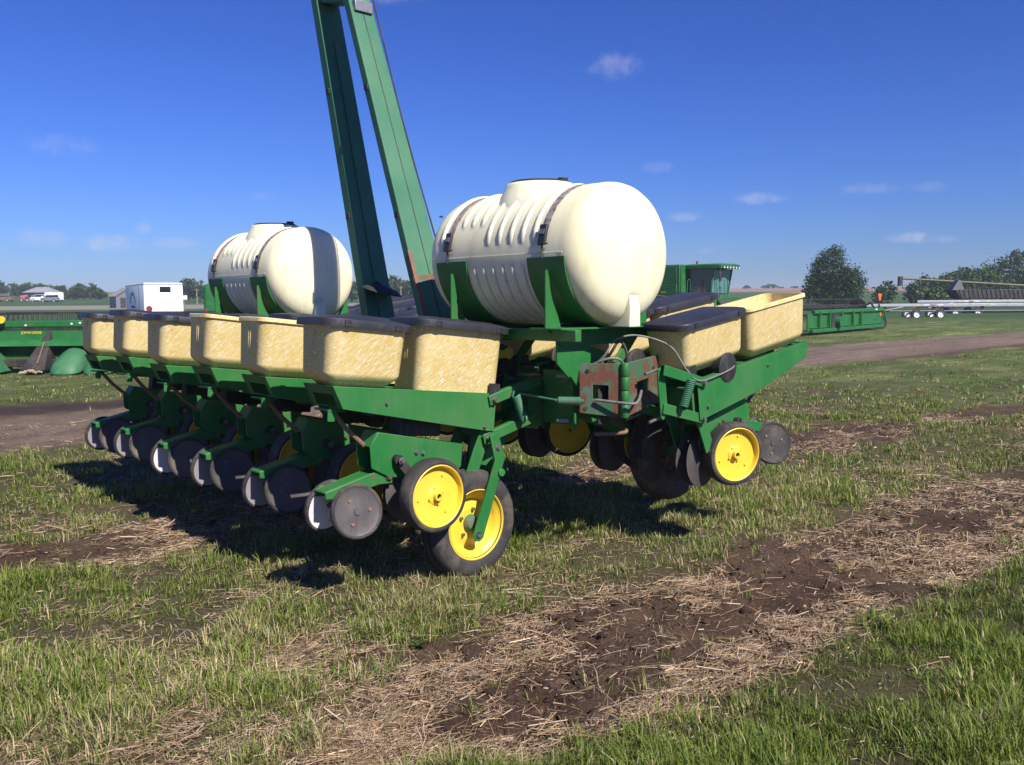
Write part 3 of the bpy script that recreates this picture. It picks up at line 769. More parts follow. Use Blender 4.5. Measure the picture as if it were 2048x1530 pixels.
    for s in (-1, 1): mb.prism(arm, s * 0.055 - 0.005, s * 0.055 + 0.005)
    mb.prism([arm[0], arm[1], arm[2], (arm[2][0], arm[2][1] - 0.012), (arm[1][0], arm[1][1] - 0.012), (arm[0][0], arm[0][1] - 0.012)], -0.050, 0.050)
    mb.build('closing_arm', ['green'], unit, bevel=0.004)
    for s in (-1, 1):
        yaw = (0 if s > 0 else math.pi) + (R(-8 * s) if Lf else R(-24 if s < 0 else 12)); tilt = R(10)
        loc = (cu + (0.0 if s == near else 0.06), s * 0.105, cwz)
        cd = closing_disc(0).build('closing_wheel', ['disc' if Lf else 'rubber'] if s == near else ['disc_in'], unit, loc=loc, rot=(tilt, 0, yaw))
        closing_tyre().build('closing_tyre', ['rubber'], unit, loc=loc, rot=(tilt, 0, yaw))
        ring_bolts(0.075, 3, 0.006, 0.007, 0.9, 0.010).build('wheel_rivets', ['rust'], unit, loc=loc, rot=(tilt, 0, yaw))['kind'] = 'stuff'
        mb = MB(); mb.cyl((arm[3][0] - 0.16, s * 0.03, cwz + 0.05), (loc[0], s * 0.098, cwz), 0.014, 8); mb.build('wheel_spindle', ['dark'], unit)
    # parallel arms to the toolbar, spring, mounting plates
    ax_, az_ = (-0.373, 0.129) if Lf else (-0.362, 0.150)
    for s in (-1, 1):
        for dz, yy, th in ((0.0, 0.170, 0.062), (-0.24, 0.144, 0.062)):
            mb = MB(); mb.beam((0.035, s * yy, dz - 0.012), (ax_ - 0.02, s * yy, dz + az_ + 0.007), 0.010, th, up=(0, 0, 1))
            mb.beam((0.03, s * yy - s * 0.02, dz + 0.02), (ax_, s * yy - s * 0.02, dz + az_ + 0.035), 0.034, 0.006)
            mb.build('parallel_arm', ['green'], unit, bevel=0.003)
        t0, t1 = 0.38, 0.62
        mb = spring_mesh((ax_ * t0, s * 0.195, az_ * t0 + 0.01), (ax_ * (t1 + 0.08), s * 0.185, -0.24 + az_ * (t1 + 0.08) + 0.01))
        mb.build('down_spring', ['green_hazy'], unit)
        mb = MB(); bk = 0.09 if Lf else 0.035; mb.prism([(ax_ - bk * 0.6, az_ + 0.01), (ax_ + 0.025, az_ + 0.03), (ax_ + 0.035, az_ - 0.05), (ax_ + 0.035, az_ - 0.26), (ax_ - 0.015, az_ - 0.31), (ax_ - bk, az_ - 0.29), (ax_ - bk, az_ - 0.03)], s * 0.128 - 0.006, s * 0.128 + 0.006)
        mb.build('mount_plate', ['green'], unit, bevel=0.003)
    mb = MB()
    for s in (-1, 1):
        for dz in (0.03, -0.27):
            mb.cyl((ax_ - 0.10, s * 0.09, az_ + dz - 0.035), (ax_ + 0.02, s * 0.09, az_ + dz - 0.03), 0.010, 8)
    mb.build('mounting_bolts', ['bolt'], unit)['kind'] = 'stuff'
    # hoppers
    hopper_mesh(*hF, False, chamfer=not Lf, v=0.148 if Lf else 0.165).build('seed_hopper', ['hopper' if Lf else 'hopper_right'], unit, sharp=50)
    lid_mesh(hF[0], hF[1], hF[3]).build('hopper_lid', ['lid'], unit)
    for s in (-1, 1):
        mb = MB(); mb.box((hF[0] + 0.075, s * (0.156 if Lf else 0.146), (0.061 if Lf else hF[2] + 0.026)), (0.085, 0.012, 0.07))
        mb.build('hopper_bracket', ['dark'], unit, bevel=0.002)
    return unit, hR

def finish_unit(unit, hR, open_top, mat):
    hopper_mesh(*hR, open_top).build('rear_hopper', [mat], unit, sharp=50, label='open hopper without a lid' if open_top else None)
    if not open_top: lid_mesh(hR[0], hR[1], hR[3]).build('rear_lid', ['lid'], unit)

ROW = 0.762
jit = [0, 0.2, 0.9, -0.3, 1.0, -0.2]
for kind, n, opens in (('left', 6, (1, 2)), ('right', 7, (0,))):
    proto, hR = make_unit(kind)
    units = [proto] + [copy_tree(proto, planter) for _ in range(n - 1)]
    rear = {}
    for i, u in enumerate(units):
        op_ = i in opens
        if op_ not in rear:
            before = set(kids(u)); finish_unit(u, hR, op_, 'hopper' if kind == 'left' else 'hopper_right'); rear[op_] = [k for k in kids(u) if k not in before]
        else:
            for k in rear[op_]:
                c = k.copy(); C.objects.link(c); c.parent = u
        for k in kids(u):      # bright sun is painted on two rows' plates, the rest get grey
            if k.type == 'MESH' and k.data.materials[0] == M['disc_in'] and (kind, i) not in (('left', 0), ('left', 3)):
                k.material_slots[0].link = 'OBJECT'; k.material_slots[0].material = M['disc_mid']
        if kind == 'left':
            u.location = (-0.831, 0.54 + ROW * i, 1.075); u.rotation_euler = (0, R(-6.3 - jit[i]), math.pi)
        else:
            u.location = (0.263, -0.22 + ROW * i, 1.153); u.rotation_euler = (0, R(-8.24 + 0.3 * (i % 2)), 0)

# ---- liquid tanks on their saddles
TZ, TR = 1.955, 0.435
def tank_mesh():
    mb = MB(); y0, y1 = -0.155, 1.21
    prof = [(1e-4, y0 - 0.100), (0.12, y0 - 0.097), (0.22, y0 - 0.088), (0.30, y0 - 0.072), (0.355, y0 - 0.050), (0.392, y0 - 0.022), (0.416, y0 + 0.012), (0.430, y0 + 0.052), (TR, y0 + 0.09)]
    prof += [(TR, y1 - 0.10)] + [(r, y1 + (y0 - h)) for r, h in reversed(prof[:-1])]
    mb.lathe(prof, (0, 0, 0), (0, 1, 0), 96)
    def rib(y, a0, a1, w=0.020, h=0.020):
        N = 26; secs = []
        for i in range(N + 1):
            t = i / N; a = R(a0 + (a1 - a0) * t); k = min(1, math.sin(math.pi * t) * 5)
            c, s = math.cos(a), math.sin(a); ring = []
            for j in range(7):
                b = math.pi * j / 6; rr = TR - 0.004 + h * k * math.sin(b); yy = y + w * math.cos(b)
                ring.append((rr * c, yy, rr * s))
            secs.append(ring)
        mb.loft(secs, True, True)
    # a=180 deg is the -x side, 90 deg the top
    for i, y in enumerate((0.18, 0.285, 0.39, 0.495, 0.60)): rib(y, 6, 174)
    for y in (0.705, 0.80, 0.895): rib(y, 25, 155)
    rib(1.07, 6, 174)
    for y in (0.28, 0.37, 0.46, 0.55, 0.64, 0.73): rib(y, 187, 252, 0.017, 0.016); rib(y, 288, 353, 0.017, 0.016)
    # filler neck
    mb.lathe([(0.31, 0.28), (0.285, 0.355), (0.258, 0.405), (0.228, 0.460), (0.216, 0.482), (0.19, 0.485), (1e-4, 0.485)], (0, 0.56, 0), (0, 0, 1), 40)
    for s in (-1, 1): mb.box((s * (TR + 0.001), 0.54, 0.0), (0.006, 1.20, 0.007))      # mould seam
    # moulded outlet foot on the near end
    mb.loft([[(-0.040, -0.232, -0.215), (0.040, -0.232, -0.215), (0.040, -0.19, -0.205), (-0.040, -0.19, -0.205)],
             [(-0.046, -0.250, -0.33), (0.046, -0.250, -0.33), (0.046, -0.12, -0.33), (-0.046, -0.12, -0.33)],
             [(-0.050, -0.248, -0.438), (0.050, -0.248, -0.438), (0.050, -0.05, -0.438), (-0.050, -0.05, -0.438)]])
    return mb
t1 = tank_mesh().build('liquid_tank', ['tank'], planter, loc=(TX, 0, TZ), sharp=60)
mb = MB(); mb.lathe([(0.19, 0.483), (0.200, 0.487), (0.200, 0.494), (0.19, 0.498), (0.05, 0.503), (1e-4, 0.503)], (0, 0.56, 0), (0, 0, 1), 36)
mb.cyl((0.10, 0.45, 0.490), (0.10, 0.45, 0.522), 0.035, 12)
mb.build('tank_lid', ['dark'], t1)
def strap(y):
    mb = MB(); N = 36; secs = []
    for i in range(N + 1):
        a = R(20 + 140 * i / N); c, s = math.cos(a), math.sin(a)
        secs.append([(r * c, y + q, r * s) for r, q in ((TR + 0.002, -0.026), (TR + 0.006, -0.026), (TR + 0.006, 0.026), (TR + 0.002, 0.026))])
    mb.loft(secs); o = mb.build('strap', ['webbing'], t1)
    for sgn in (1, -1):
        a = R(90 + sgn * 76); c, s = math.cos(a), math.sin(a); ra = Matrix.Rotation(-(a - math.pi), 3, 'Y')
        mb = MB(); mb.box(((TR + 0.014) * c, y, (TR + 0.014) * s), (0.020, 0.058, 0.125), ra)
        mb.build('strap_buckle', ['lid'], t1, bevel=0.004)
        a = R(90 + sgn * 74); c, s = math.cos(a), math.sin(a); ra = Matrix.Rotation(-(a - math.pi), 3, 'Y')
        mb = MB(); mb.box(((TR + 0.026) * c, y, (TR + 0.026) * s), (0.006, 0.036, 0.030), ra)
        mb.build('buckle_plate', ['steel'], t1)
        mb = MB(); p0 = (-sgn * (TR + 0.012) * math.cos(R(8)), y, 0.06); mb.cyl(p0, (-sgn * (TR + 0.012), y + 0.0, -0.03), 0.006, 6); mb.cyl((p0[0], y - 0.045, 0.055), (p0[0], y + 0.04, 0.055), 0.005, 6)
        mb.build('strap_rod', ['dark'], t1)
strap(0.095); strap(0.99)
def saddle(y0, y1):
    mb = MB(); N = 40; secs = []
    for i in range(N + 1):
        a = R(183 + 174 * i / N); c, s = math.cos(a), math.sin(a)
        secs.append([((TR + d) * c, y, (TR + d) * s) for d, y in ((0.004, y0), (0.012, y0), (0.012, y1), (0.004, y1))])
    mb.loft(secs); mb.build('saddle', ['green'], t1)
    ym = y0 + 0.13
    for s in (-1, 1):      # standing gusset and outer leg on each side
        mb = MB()
        mb.prism([(s * 0.470, -0.44), (s * 0.470, -0.10), (s * 0.452, -0.10), (s * 0.400, -0.28), (s * 0.340, -0.44)], ym - 0.005, ym + 0.005)
        mb.build('saddle_gusset', ['green'], t1)
    mb = MB(); mb.prism([(-0.47, -0.44), (0.47, -0.44), (0.33, -0.555), (-0.33, -0.555)], ym - 0.006, ym + 0.006); mb.box((0, ym, -0.447), (0.94, y1 - y0 - 0.04, 0.012))
    mb.build('saddle_foot', ['green'], t1, bevel=0.003)
saddle(-0.085, 0.225); saddle(0.80, 1.11)
for s in (-1, 1):
    mb = MB(); mb.box((s * 0.40, 0.52, -0.485), (0.05, 1.36, 0.07)); mb.build('tank_frame', ['green'], t1, bevel=0.004)
mb = MB()          # pedestal: bent plates standing on the toolbar
for yy in (0.06, 0.98):
    mb.prism([(-0.36, -0.52), (-0.06, -0.52), (-0.06, -0.66), (-0.13, -0.79), (-0.20, -0.97), (-0.225, -0.97), (-0.225, -0.78), (-0.36, -0.66)], yy - 0.008, yy + 0.008)
    mb.prism([(-0.06, -0.56), (0.10, -0.60), (0.12, -0.74), (0.24, -0.76), (0.24, -0.79), (-0.06, -0.79)], yy + 0.02, yy + 0.032)
    mb.prism([(0.30, -0.52), (0.40, -0.52), (0.14, -0.79), (0.05, -0.79)], yy - 0.008, yy + 0.008)
mb.box((BX - TX, 0.5, -0.785), (0.20, 1.1, 0.012))
mb.build('tank_pedestal', ['green'], t1, bevel=0.003)
t2 = copy_tree(t1, planter); t2.location = (TX, 3.66, TZ - 0.03)
t1['label'] = 'near cream liquid tank with dark ratchet straps'; t2['label'] = 'far cream liquid tank crossed by a shadow'

# ---- marker arms folded upright
def boom(name, p0, p1, w0, w1, d0, d1):
    mb = MB(); mb.beam(p0, p1, w0, d0, up=(0, 1, 0.0), w1=w1, h1=d1)
    return mb.build(name, ['green_hazy'], planter, bevel=0.008)
bA0, bA1 = Vector((TX - 0.02, 1.52, 1.17)), Vector((TX, 2.93, 4.72))
bB0, bB1 = Vector((TX + 0.02, 2.41, 1.17)), Vector((TX + 0.02, 3.39, 4.85))
bA = boom('marker_arm', bA0, bA1, 0.30, 0.205, 0.075, 0.075)
bB = boom('marker_arm', bB0, bB1, 0.27, 0.215, 0.11, 0.09)
for b_, q0, q1, hw_ in ((bA, bA0, bA1, 0.075), (bB, bB0, bB1, 0.10)):
    d = (q1 - q0).normalized()
    mb = MB(); c = q0 + d * 0.02
    mb.box((c.x, c.y + 0.02, 1.20), (0.34, 0.30, 0.05)); mb.prism([(c.x - 0.15, 1.20), (c.x - 0.12, 1.52), (c.x - 0.10, 1.52), (c.x - 0.10, 1.20)], c.y - 0.10, c.y + 0.14)
    mb.build('arm_foot', ['green'], b_, bevel=0.004)
    for t in (0.33, 0.62):
        p = q0 + (q1 - q0) * t; mb = MB(); mb.box((p.x - 0.135 + 0.04 * t, p.y, p.z), (0.04, 0.05, 0.045)); mb.build('hose_clip', ['dark'], b_, bevel=0.003)
# rusty weld collar and seam of the near arm
def on(q0, q1, t): return q0 + (q1 - q0) * t
mb = MB(); p = on(bA0, bA1, 0.193); mb.beam(p + Vector((-0.155, -0.044, -0.02)), p + Vector((0.15, -0.044, 0.02)), 0.008, 0.05, up=(0, 0, 1)); mb.beam(on(bA0, bA1, 0.11) + Vector((-0.135, -0.046, 0)), on(bA0, bA1, 0.25) + Vector((-0.135, -0.046, 0)), 0.035, 0.008, up=(0, 1, 0))
mb.build('weld_collar', ['rust'], bA)
mb = MB(); mb.beam(on(bA0, bA1, 0.02) + Vector((0.01, -0.0415, 0.0)), on(bA0, bA1, 0.9) + Vector((0.0, -0.0415, 0)), 0.006, 0.004, up=(0, 1, 0)); mb.build('seam', ['dark'], bA)
mb = MB(); mb.tube([on(bA0, bA1, t) + Vector((0.17 - 0.04 * t + 0.012 * math.sin(t * 9), -0.03, 0)) for t in np.linspace(0.15, 1.0, 14)], 0.007, 6); mb.build('hydraulic_hose', ['blackhose'], bA)
mb = MB(); mb.beam(on(bB0, bB1, 0.10) + Vector((0.02, -0.062, 0)), on(bB0, bB1, 0.74) + Vector((0.03, -0.056, 0)), 0.09, 0.018, up=(0, 1, 0)); mb.build('inner_rail', ['green_hazy'], bB, bevel=0.004)
mb = MB(); p = on(bB0, bB1, 0.165); mb.lathe([(1e-4, 0.02), (0.05, 0.018), (0.12, 0.004), (0.165, -0.022), (0.168, -0.020), (0.12, 0.010), (0.05, 0.024), (1e-4, 0.028)], p + Vector((-0.02, -0.16, 0.0)), (0.15, -0.25, 1), 40)
mb.cyl(p + Vector((-0.02, -0.16, 0.0)), p + Vector((0.0, -0.02, 0.06)), 0.022, 10); mb.build('marker_disc', ['dark'], bB)
mb = MB(); pa, pb = on(bA0, bA1, 0.845), on(bB0, bB1, 0.845); mb.beam(pa + Vector((0, 0.03, 0)), pb + Vector((0, -0.05, 0)), 0.16, 0.10)
mb.build('arm_bridge', ['green_hazy'], bA, bevel=0.005)
mb = MB(); p = on(bA0, bA1, 0.815); mb.box(p + Vector((0.0, -0.055, 0)), (0.17, 0.05, 0.09)); mb.build('latch', ['steel'], bA, bevel=0.006)

# ---- rusty fold hinge at the near end
PX, PY, PZ0, PZ1 = -0.335, -0.25, 0.968, 1.298
def leaf(dirv, L, z_out, name, label):
    mb = MB(); d = Vector((dirv[0], dirv[1], 0)).normalized(); n = Vector((d.y, -d.x, 0))
    if n.y > 0: n = -n
    us = (0.02, 0.36 * L, 0.70 * L, L); t = 0.016
    zb = [PZ0 + z_out[0] * u / L for u in us]; zt = [PZ1 + z_out[1] * u / L for u in us]
    zs = lambda i, k: zb[i] + (zt[i] - zb[i]) * (0, 0.31, 0.58, 1.0)[k]
    for i in range(3):
        for k in range(3):
            if i == 1 and k == 1: continue
            q = [Vector((PX, PY, 0)) + d * us[a] + Vector((0, 0, zs(a, b))) for a, b in ((i, k), (i + 1, k), (i + 1, k + 1), (i, k + 1))]
            q2 = [p - n * t for p in q]
            mb.add(q + q2, [(0, 1, 2, 3), (7, 6, 5, 4), (0, 4, 5, 1), (1, 5, 6, 2), (2, 6, 7, 3), (3, 7, 4, 0)])
    bm_ = mb.build(name, ['rusty'], planter, label=label)
    import bmesh
    b = bmesh.new(); b.from_mesh(bm_.data); bmesh.ops.remove_doubles(b, verts=b.verts, dist=1e-4)
    seen = {}
    for f in b.faces: seen.setdefault(tuple(sorted(v.index for v in f.verts)), []).append(f)
    bmesh.ops.delete(b, geom=[f for g in seen.values() if len(g) > 1 for f in g], context='FACES_ONLY')
    b.to_mesh(bm_.data); b.free()
    bv = bm_.modifiers.new('bevel', 'BEVEL'); bv.width = 0.003; bv.segments = 1; bv.limit_method = 'ANGLE'
    # holes as real bolt sockets
    for u_, z_ in ((0.82 * L, PZ1 - 0.045), (0.86 * L, PZ0 + 0.06)):
        p = Vector((PX, PY, z_)) + d * u_ + n * 0.001; mb = MB(); mb.cyl(p, p + n * 0.004, 0.012, 10); mb.build('bolt_socket', ['dark'], bm_)
    return bm_, d, n
lf1, d1, n1 = leaf((-0.62, 0.78), 0.27, (0.03, 0.0), 'hinge_leaf', 'rusty hinge plate with a square hole')
lf2, d2, n2 = leaf((0.985, 0.17), 0.43, (0.06, 0.03), 'hinge_leaf', 'rusty hinge plate with a square hole')
mb = MB()
for k in range(4):
    z0 = PZ0 + 0.005 + k * 0.083; mb.lathe([(1e-4, 0), (0.024, 0), (0.026, 0.003), (0.026, 0.076), (0.024, 0.079), (1e-4, 0.079)], (PX, PY - 0.004, z0), (0, 0, 1), 20)
mb.build('hinge_barrel', ['green'], planter)
mb = MB()          # arms tying the hinge to the toolbar end; painted dark as shade behind holes
mb.box((BX - 0.01, -0.16, BZ + 0.10), (0.16, 0.10, 0.03)); mb.box((BX - 0.01, -0.16, BZ - 0.06), (0.16, 0.10, 0.03)); mb.box((BX + 0.14, -0.02, BZ + 0.02), (0.10, 0.16, 0.22))
mb.build('hinge_block', ['dark'], planter, bevel=0.004)
mb = MB(); mb.box((BX - 0.115, 0.22, BZ - 0.01), (0.020, 0.30, 0.34)); mb.prism([(BX - 0.23, BZ + 0.26), (BX - 0.13, BZ + 0.26), (BX - 0.13, BZ - 0.20), (BX - 0.155, BZ - 0.20), (BX - 0.155, BZ + 0.08)], 0.07, 0.084); mb.build('side_bracket', ['green'], planter, bevel=0.004)

def curve_pts(ctrl, n=8):
    P_ = [Vector(p) for p in ctrl]; P_ = [P_[0] * 2 - P_[1]] + P_ + [P_[-1] * 2 - P_[-2]]; out = []
    for i in range(1, len(P_) - 2):
        for k in range(n):
            t = k / n; a, b, c, d = P_[i - 1:i + 3]
            out.append(0.5 * ((2 * b) + (c - a) * t + (2 * a - 5 * b + 4 * c - d) * t * t + (3 * b - a - 3 * c + d) * t ** 3))
    out.append(P_[-2]); return out
def hose(ctrl, r, m, name='hydraulic_hose'):
    mb = MB(); mb.tube(curve_pts(ctrl), r, 8); return mb.build(name, [m], planter)
hose([(BX - 0.10, 0.10, 1.18), (PX + 0.0, -0.08, 1.33), (PX + 0.09, -0.10, 1.43), (-0.08, -0.14, 1.455), (0.06, -0.28, 1.39), (0.12, -0.36, 1.25), (0.20, -0.40, 1.17), (0.40, -0.395, 1.185), (0.60, -0.395, 1.235), (0.72, -0.30, 1.28)], 0.006, 'hose')
hose([(BX - 0.02, 0.02, 1.17), (PX + 0.03, -0.12, 1.36), (PX + 0.10, -0.13, 1.425), (PX + 0.13, -0.16, 1.34), (PX + 0.11, -0.16, 1.20)], 0.009, 'blackhose')
hose([(BX - 0.16, 0.16, 1.17), (PX - 0.02, -0.06, 1.30), (PX + 0.06, -0.14, 1.32), (PX + 0.13, -0.15, 1.27)], 0.008, 'hose')
hose([Vector((PX, PY, 1.08)) + d1 * 0.17 + n1 * 0.02, (PX - 0.02, PY - 0.07, 1.065), (PX + 0.06, PY - 0.06, 1.08), Vector((PX, PY, 1.12)) + d2 * 0.17 + n2 * 0.02], 0.009, 'hose')
hose([(BX + 0.10, 0.25, 0.98), (BX + 0.20, 0.05, 0.89), (BX + 0.14, -0.10, 0.85), (BX - 0.02, 0.02, 0.84)], 0.012, 'rust')
mb = MB(); mb.cyl((BX - 0.33, 0.03, 1.075), (BX - 0.255, -0.08, 1.075), 0.026, 14); mb.cyl((BX - 0.34, 0.045, 1.075), (BX - 0.245, -0.095, 1.075), 0.013, 10); mb.cyl((BX - 0.36, 0.38, 1.10), (BX - 0.325, 0.03, 1.075), 0.007, 8)
mb.build('drive_coupling', ['green_hazy'], planter)
mb = MB(); mb.cyl((BX - 0.20, 0.17, 0.93), (BX - 0.16, 0.11, 0.93), 0.014, 8); mb.build('clamp_bolt', ['steel'], planter)
mb = MB(); mb.cyl((BX - 0.20, 0.17, 1.21), (BX - 0.10, 0.02, 1.21), 0.014, 8); mb.build('clamp_bolt', ['steel'], planter)
# long drive shafts along the bar
mb = MB(); mb.cyl((BX - 0.34, 0.3, 1.10), (BX - 0.34, 4.9, 1.10), 0.014, 8); mb.build('drive_shaft', ['dark'], planter)
mb = MB(); mb.cyl((BX + 0.30, -0.05, 1.22), (BX + 0.30, 5.0, 1.22), 0.014, 8); mb.build('drive_shaft', ['dark'], planter)
mb = MB()          # yellow chain tightener behind the front hoppers
mb.prism([(-0.66, 1.34), (-0.50, 1.355), (-0.47, 1.375), (-0.44, 1.36), (-0.43, 1.32), (-0.46, 1.29), (-0.50, 1.305), (-0.66, 1.29)], 0.62, 0.632); mb.build('chain_guard', ['yellow'], planter, bevel=0.002)
mb = MB(); mb.lathe([(1e-4, -.02), (0.07, -.02), (0.075, 0), (0.07, .02), (1e-4, .02)], (-0.46, 0.70, 1.22), (0, 1, 0), 24); mb.box((-0.40, 0.72, 1.20), (0.10, 0.10, 0.22)); mb.box((-0.50, 0.74, 1.13), (0.28, 0.12, 0.08)); mb.build('drive_gearbox', ['dark'], planter, bevel=0.006)

# ---- transport wheels
def carry_wheel(loc, near, label):
    mb = MB()
    mb.lathe([(0.205, -0.070), (0.225, -0.082), (0.270, -0.088), (0.305, -0.080), (0.322, -0.062), (0.331, -0.040), (0.322, -0.034), (0.322, -0.020), (0.334, -0.016), (0.334, 0.016), (0.322, 0.020), (0.322, 0.034), (0.331, 0.040), (0.322, 0.062), (0.305, 0.080), (0.270, 0.088), (0.225, 0.082), (0.205, 0.070), (0.19, 0.0), (0.205, -0.070)], n=56)
    t = mb.build('transport_wheel', ['rubber'], planter, loc=loc, rot=(0, 0, math.pi), label=label)
    mb = MB(); mb.lathe([(0.200, -0.068), (0.222, -0.074), (0.226, -0.066), (0.196, -0.050), (0.188, 0.0), (0.196, 0.050), (0.226, 0.066), (0.226, 0.076), (0.214, 0.080), (0.204, 0.066), (0.186, 0.050), (0.168, 0.035), (0.158, 0.006), (0.150, 0.000), (0.125, 0.004), (0.105, 0.014), (0.085, 0.016), (0.060, 0.012), (1e-4, 0.012)], n=56)
    mb.build('wheel_rim', ['yellow'], t)
    mb = MB(); mb.lathe([(0.055, 0.012), (0.052, 0.030), (0.040, 0.050), (0.02, 0.055), (1e-4, 0.055)], n=24); mb.build('wheel_hub', ['green_hazy'], t)
    ring_bolts(0.088, 5, 0.016, 0.016, 0.5, 0.011).build('lug_bolts', ['bolt'], t)['kind'] = 'stuff'
    return t
carry_wheel((-0.97, 0.455, 0.315), True, 'transport tyre with yellow rim beside the near left row')
rw = carry_wheel((0.70, 0.20, 0.615), False, 'dark raised transport tyre among the right rows'); rw.scale = (1.12, 1.15, 1.12)
for k_ in kids(rw):
    if k_.name.startswith('wheel_rim'): k_.data.materials[0] = M['shaded_rim']
mb = MB()          # lift links of the near wheel
def flat_link(mb, pts, y, w, t): 
    for (x0, z0), (x1, z1) in zip(pts[:-1], pts[1:]): mb.beam((x0, y, z0), (x1, y, z1), t, w, up=(0, 0, 1))
mb.prism([(-0.885, 0.86), (-0.815, 0.87), (-0.765, 0.70), (-0.945, 0.235), (-0.975, 0.215), (-1.01, 0.225), (-1.025, 0.26), (-0.845, 0.70)], 0.345, 0.357)
mb.build('lift_link', ['green'], planter, bevel=0.003)
mb = MB(); mb.prism([(-0.80, 0.98), (-0.70, 0.98), (-0.76, 0.62), (-0.84, 0.55), (-0.86, 0.62)], 0.60, 0.62); mb.cyl((-0.80, 0.62, 0.62), (-0.80, 0.33, 0.62), 0.025, 12); mb.beam((-0.80, 0.60, 0.62), (BX - 0.05, 0.60, 0.98), 0.07, 0.08)
mb.build('lift_arm', ['green'], planter, bevel=0.003)
mb = MB(); mb.cyl((-0.985, 0.34, 0.262), (-0.975, 0.46, 0.30), 0.02, 10); mb.build('wheel_axle', ['dark'], planter)
mb = MB(); bolt(mb, (-0.985, 0.345, 0.262), (0, -1, 0), 0.017); bolt(mb, (-0.82, 0.345, 0.78), (0, -1, 0), 0.015); mb.build('link_bolts', ['bolt'], planter)['kind'] = 'stuff'
mb = MB(); mb.beam((BX + 0.05, 0.28, 0.97), (0.30, 0.33, 0.80), 0.07, 0.09); mb.beam((0.30, 0.33, 0.80), (0.70, 0.33, 0.62), 0.05, 0.09); mb.cyl((0.70, 0.34, 0.615), (0.70, 0.18, 0.615), 0.025, 10)
mb.build('lift_arm', ['green'], planter, bevel=0.004)
mb = MB(); mb.cyl((BX + 0.05, 0.40, 1.16), (0.30, 0.38, 0.98), 0.035, 14); mb.cyl((0.30, 0.38, 0.98), (0.52, 0.36, 0.76), 0.018, 10); mb.build('lift_cylinder', ['dark'], planter)

# ------------------------------------------------------------------ the yard and the country behind
def gx(u, d): return (u - 1024.0) / 1738.0 * d
def gz(v, d): return CAM_H - (v - 600.0) / 1738.0 * d
def tz(x, y): return float(terrain(np.array([x]), np.array([y]))[0])

def thing(name, label, cat, loc, rz=0.0, group=None):
    o = empty(name, loc, (0, 0, rz)); return tag(o, label, cat, group)

def wheel(parent, loc, r, w, rim='white', axis=(0, 1, 0), tyre='rubber', rr=0.58):
    mb = MB(); mb.lathe([(r * rr, -w / 2), (r * 0.90, -w / 2), (r, -w * 0.32), (r, w * 0.32), (r * 0.90, w / 2), (r * rr, w / 2)], loc, axis, 28); t = mb.build('wheel', [tyre], parent)
    mb = MB(); mb.lathe([(r * (rr + .02), -w * 0.45), (r * 0.5, -w * 0.30), (r * 0.2, -w * 0.2), (r * 0.16, -w * 0.42), (1e-4, -w * 0.42)], loc, axis, 24)
    mb.lathe([(r * (rr + .02), w * 0.45), (r * 0.5, w * 0.30), (r * 0.2, w * 0.2), (r * 0.16, w * 0.42), (1e-4, w * 0.42)], loc, axis, 24); mb.build('rim', [rim], t)
    return t

def part(parent, name, mat, fn, bevel=0.0, label=None):
    mb = MB(); fn(mb); return mb.build(name, [mat], parent, bevel=bevel, label=label)

# ---- corn head on the left
ch = thing('corn_head', 'green corn head with pointed snouts lying in the grass at the left edge', 'corn head', (-11.35, 20.6, 0), R(4))
part(ch, 'back_sheet', 'green_far', lambda m: m.prism_x([(0.60, 0.42), (0.42, 0.36), (0.40, 0.40), (0.55, 0.52), (0.62, 0.75), (0.62, 1.02), (0.70, 1.02), (0.70, 0.42)], -3.2, 2.6), 0.01)
part(ch, 'top_beam', 'green_far', lambda m: m.box((-0.3, 0.70, 1.17), (5.8, 0.20, 0.16)), 0.02)
part(ch, 'slot', 'black', lambda m: m.box((-0.3, 0.66, 1.055), (5.4, 0.10, 0.06)))
part(ch, 'trough', 'green_far', lambda m: m.lathe([(0.30, -3.2), (0.30, 2.6)], (0, 0.45, 0.50), (1, 0, 0), 16, a0=R(200), a1=R(330)))
part(ch, 'floor_beam', 'dark', lambda m: m.box((-0.3, 0.35, 0.24), (5.8, 0.30, 0.18)), 0.02)
def snout(m, x):
    secs = []
    for t, w, h, z in ((0.0, 0.30, 0.36, 0.26), (0.25, 0.34, 0.37, 0.18), (0.5, 0.355, 0.34, 0.11), (0.75, 0.34, 0.27, 0.05), (0.92, 0.27, 0.14, 0.03), (1.0, 0.15, 0.04, 0.02)):
        y = 0.30 - 0.85 * t
        secs.append([(x + w * math.cos(a), y, z + h * max(0.0, math.sin(a)) ** 0.8 * (1 if math.sin(a) > 0 else 0)) for a in np.linspace(0, math.pi, 11)])
    m.loft(secs)
for x in (-2.28, 0.84, 1.60, 2.36):
    part(ch, 'snout', 'green_snout', lambda m: snout(m, x))
    def rod(m): m.tube([(x + 0.12, 0.28, 0.60), (x + 0.20, 0.36, 0.80), (x + 0.26, 0.45, 0.92)], 0.012, 6)
    part(ch, 'stalk_rod', 'dark', rod)
def divider(m):
    m.add([(-0.20, -0.25, 0.12), (0.34, -0.25, 0.10), (0.22, 0.50, 1.00), (0.14, 0.50, 1.00), (-0.20, 0.42, 0.12), (0.34, 0.42, 0.10)],
          [(0, 1, 2, 3), (0, 3, 4), (1, 5, 2), (3, 2, 5, 4), (0, 4, 5, 1)])
part(ch, 'row_divider', 'black', divider)
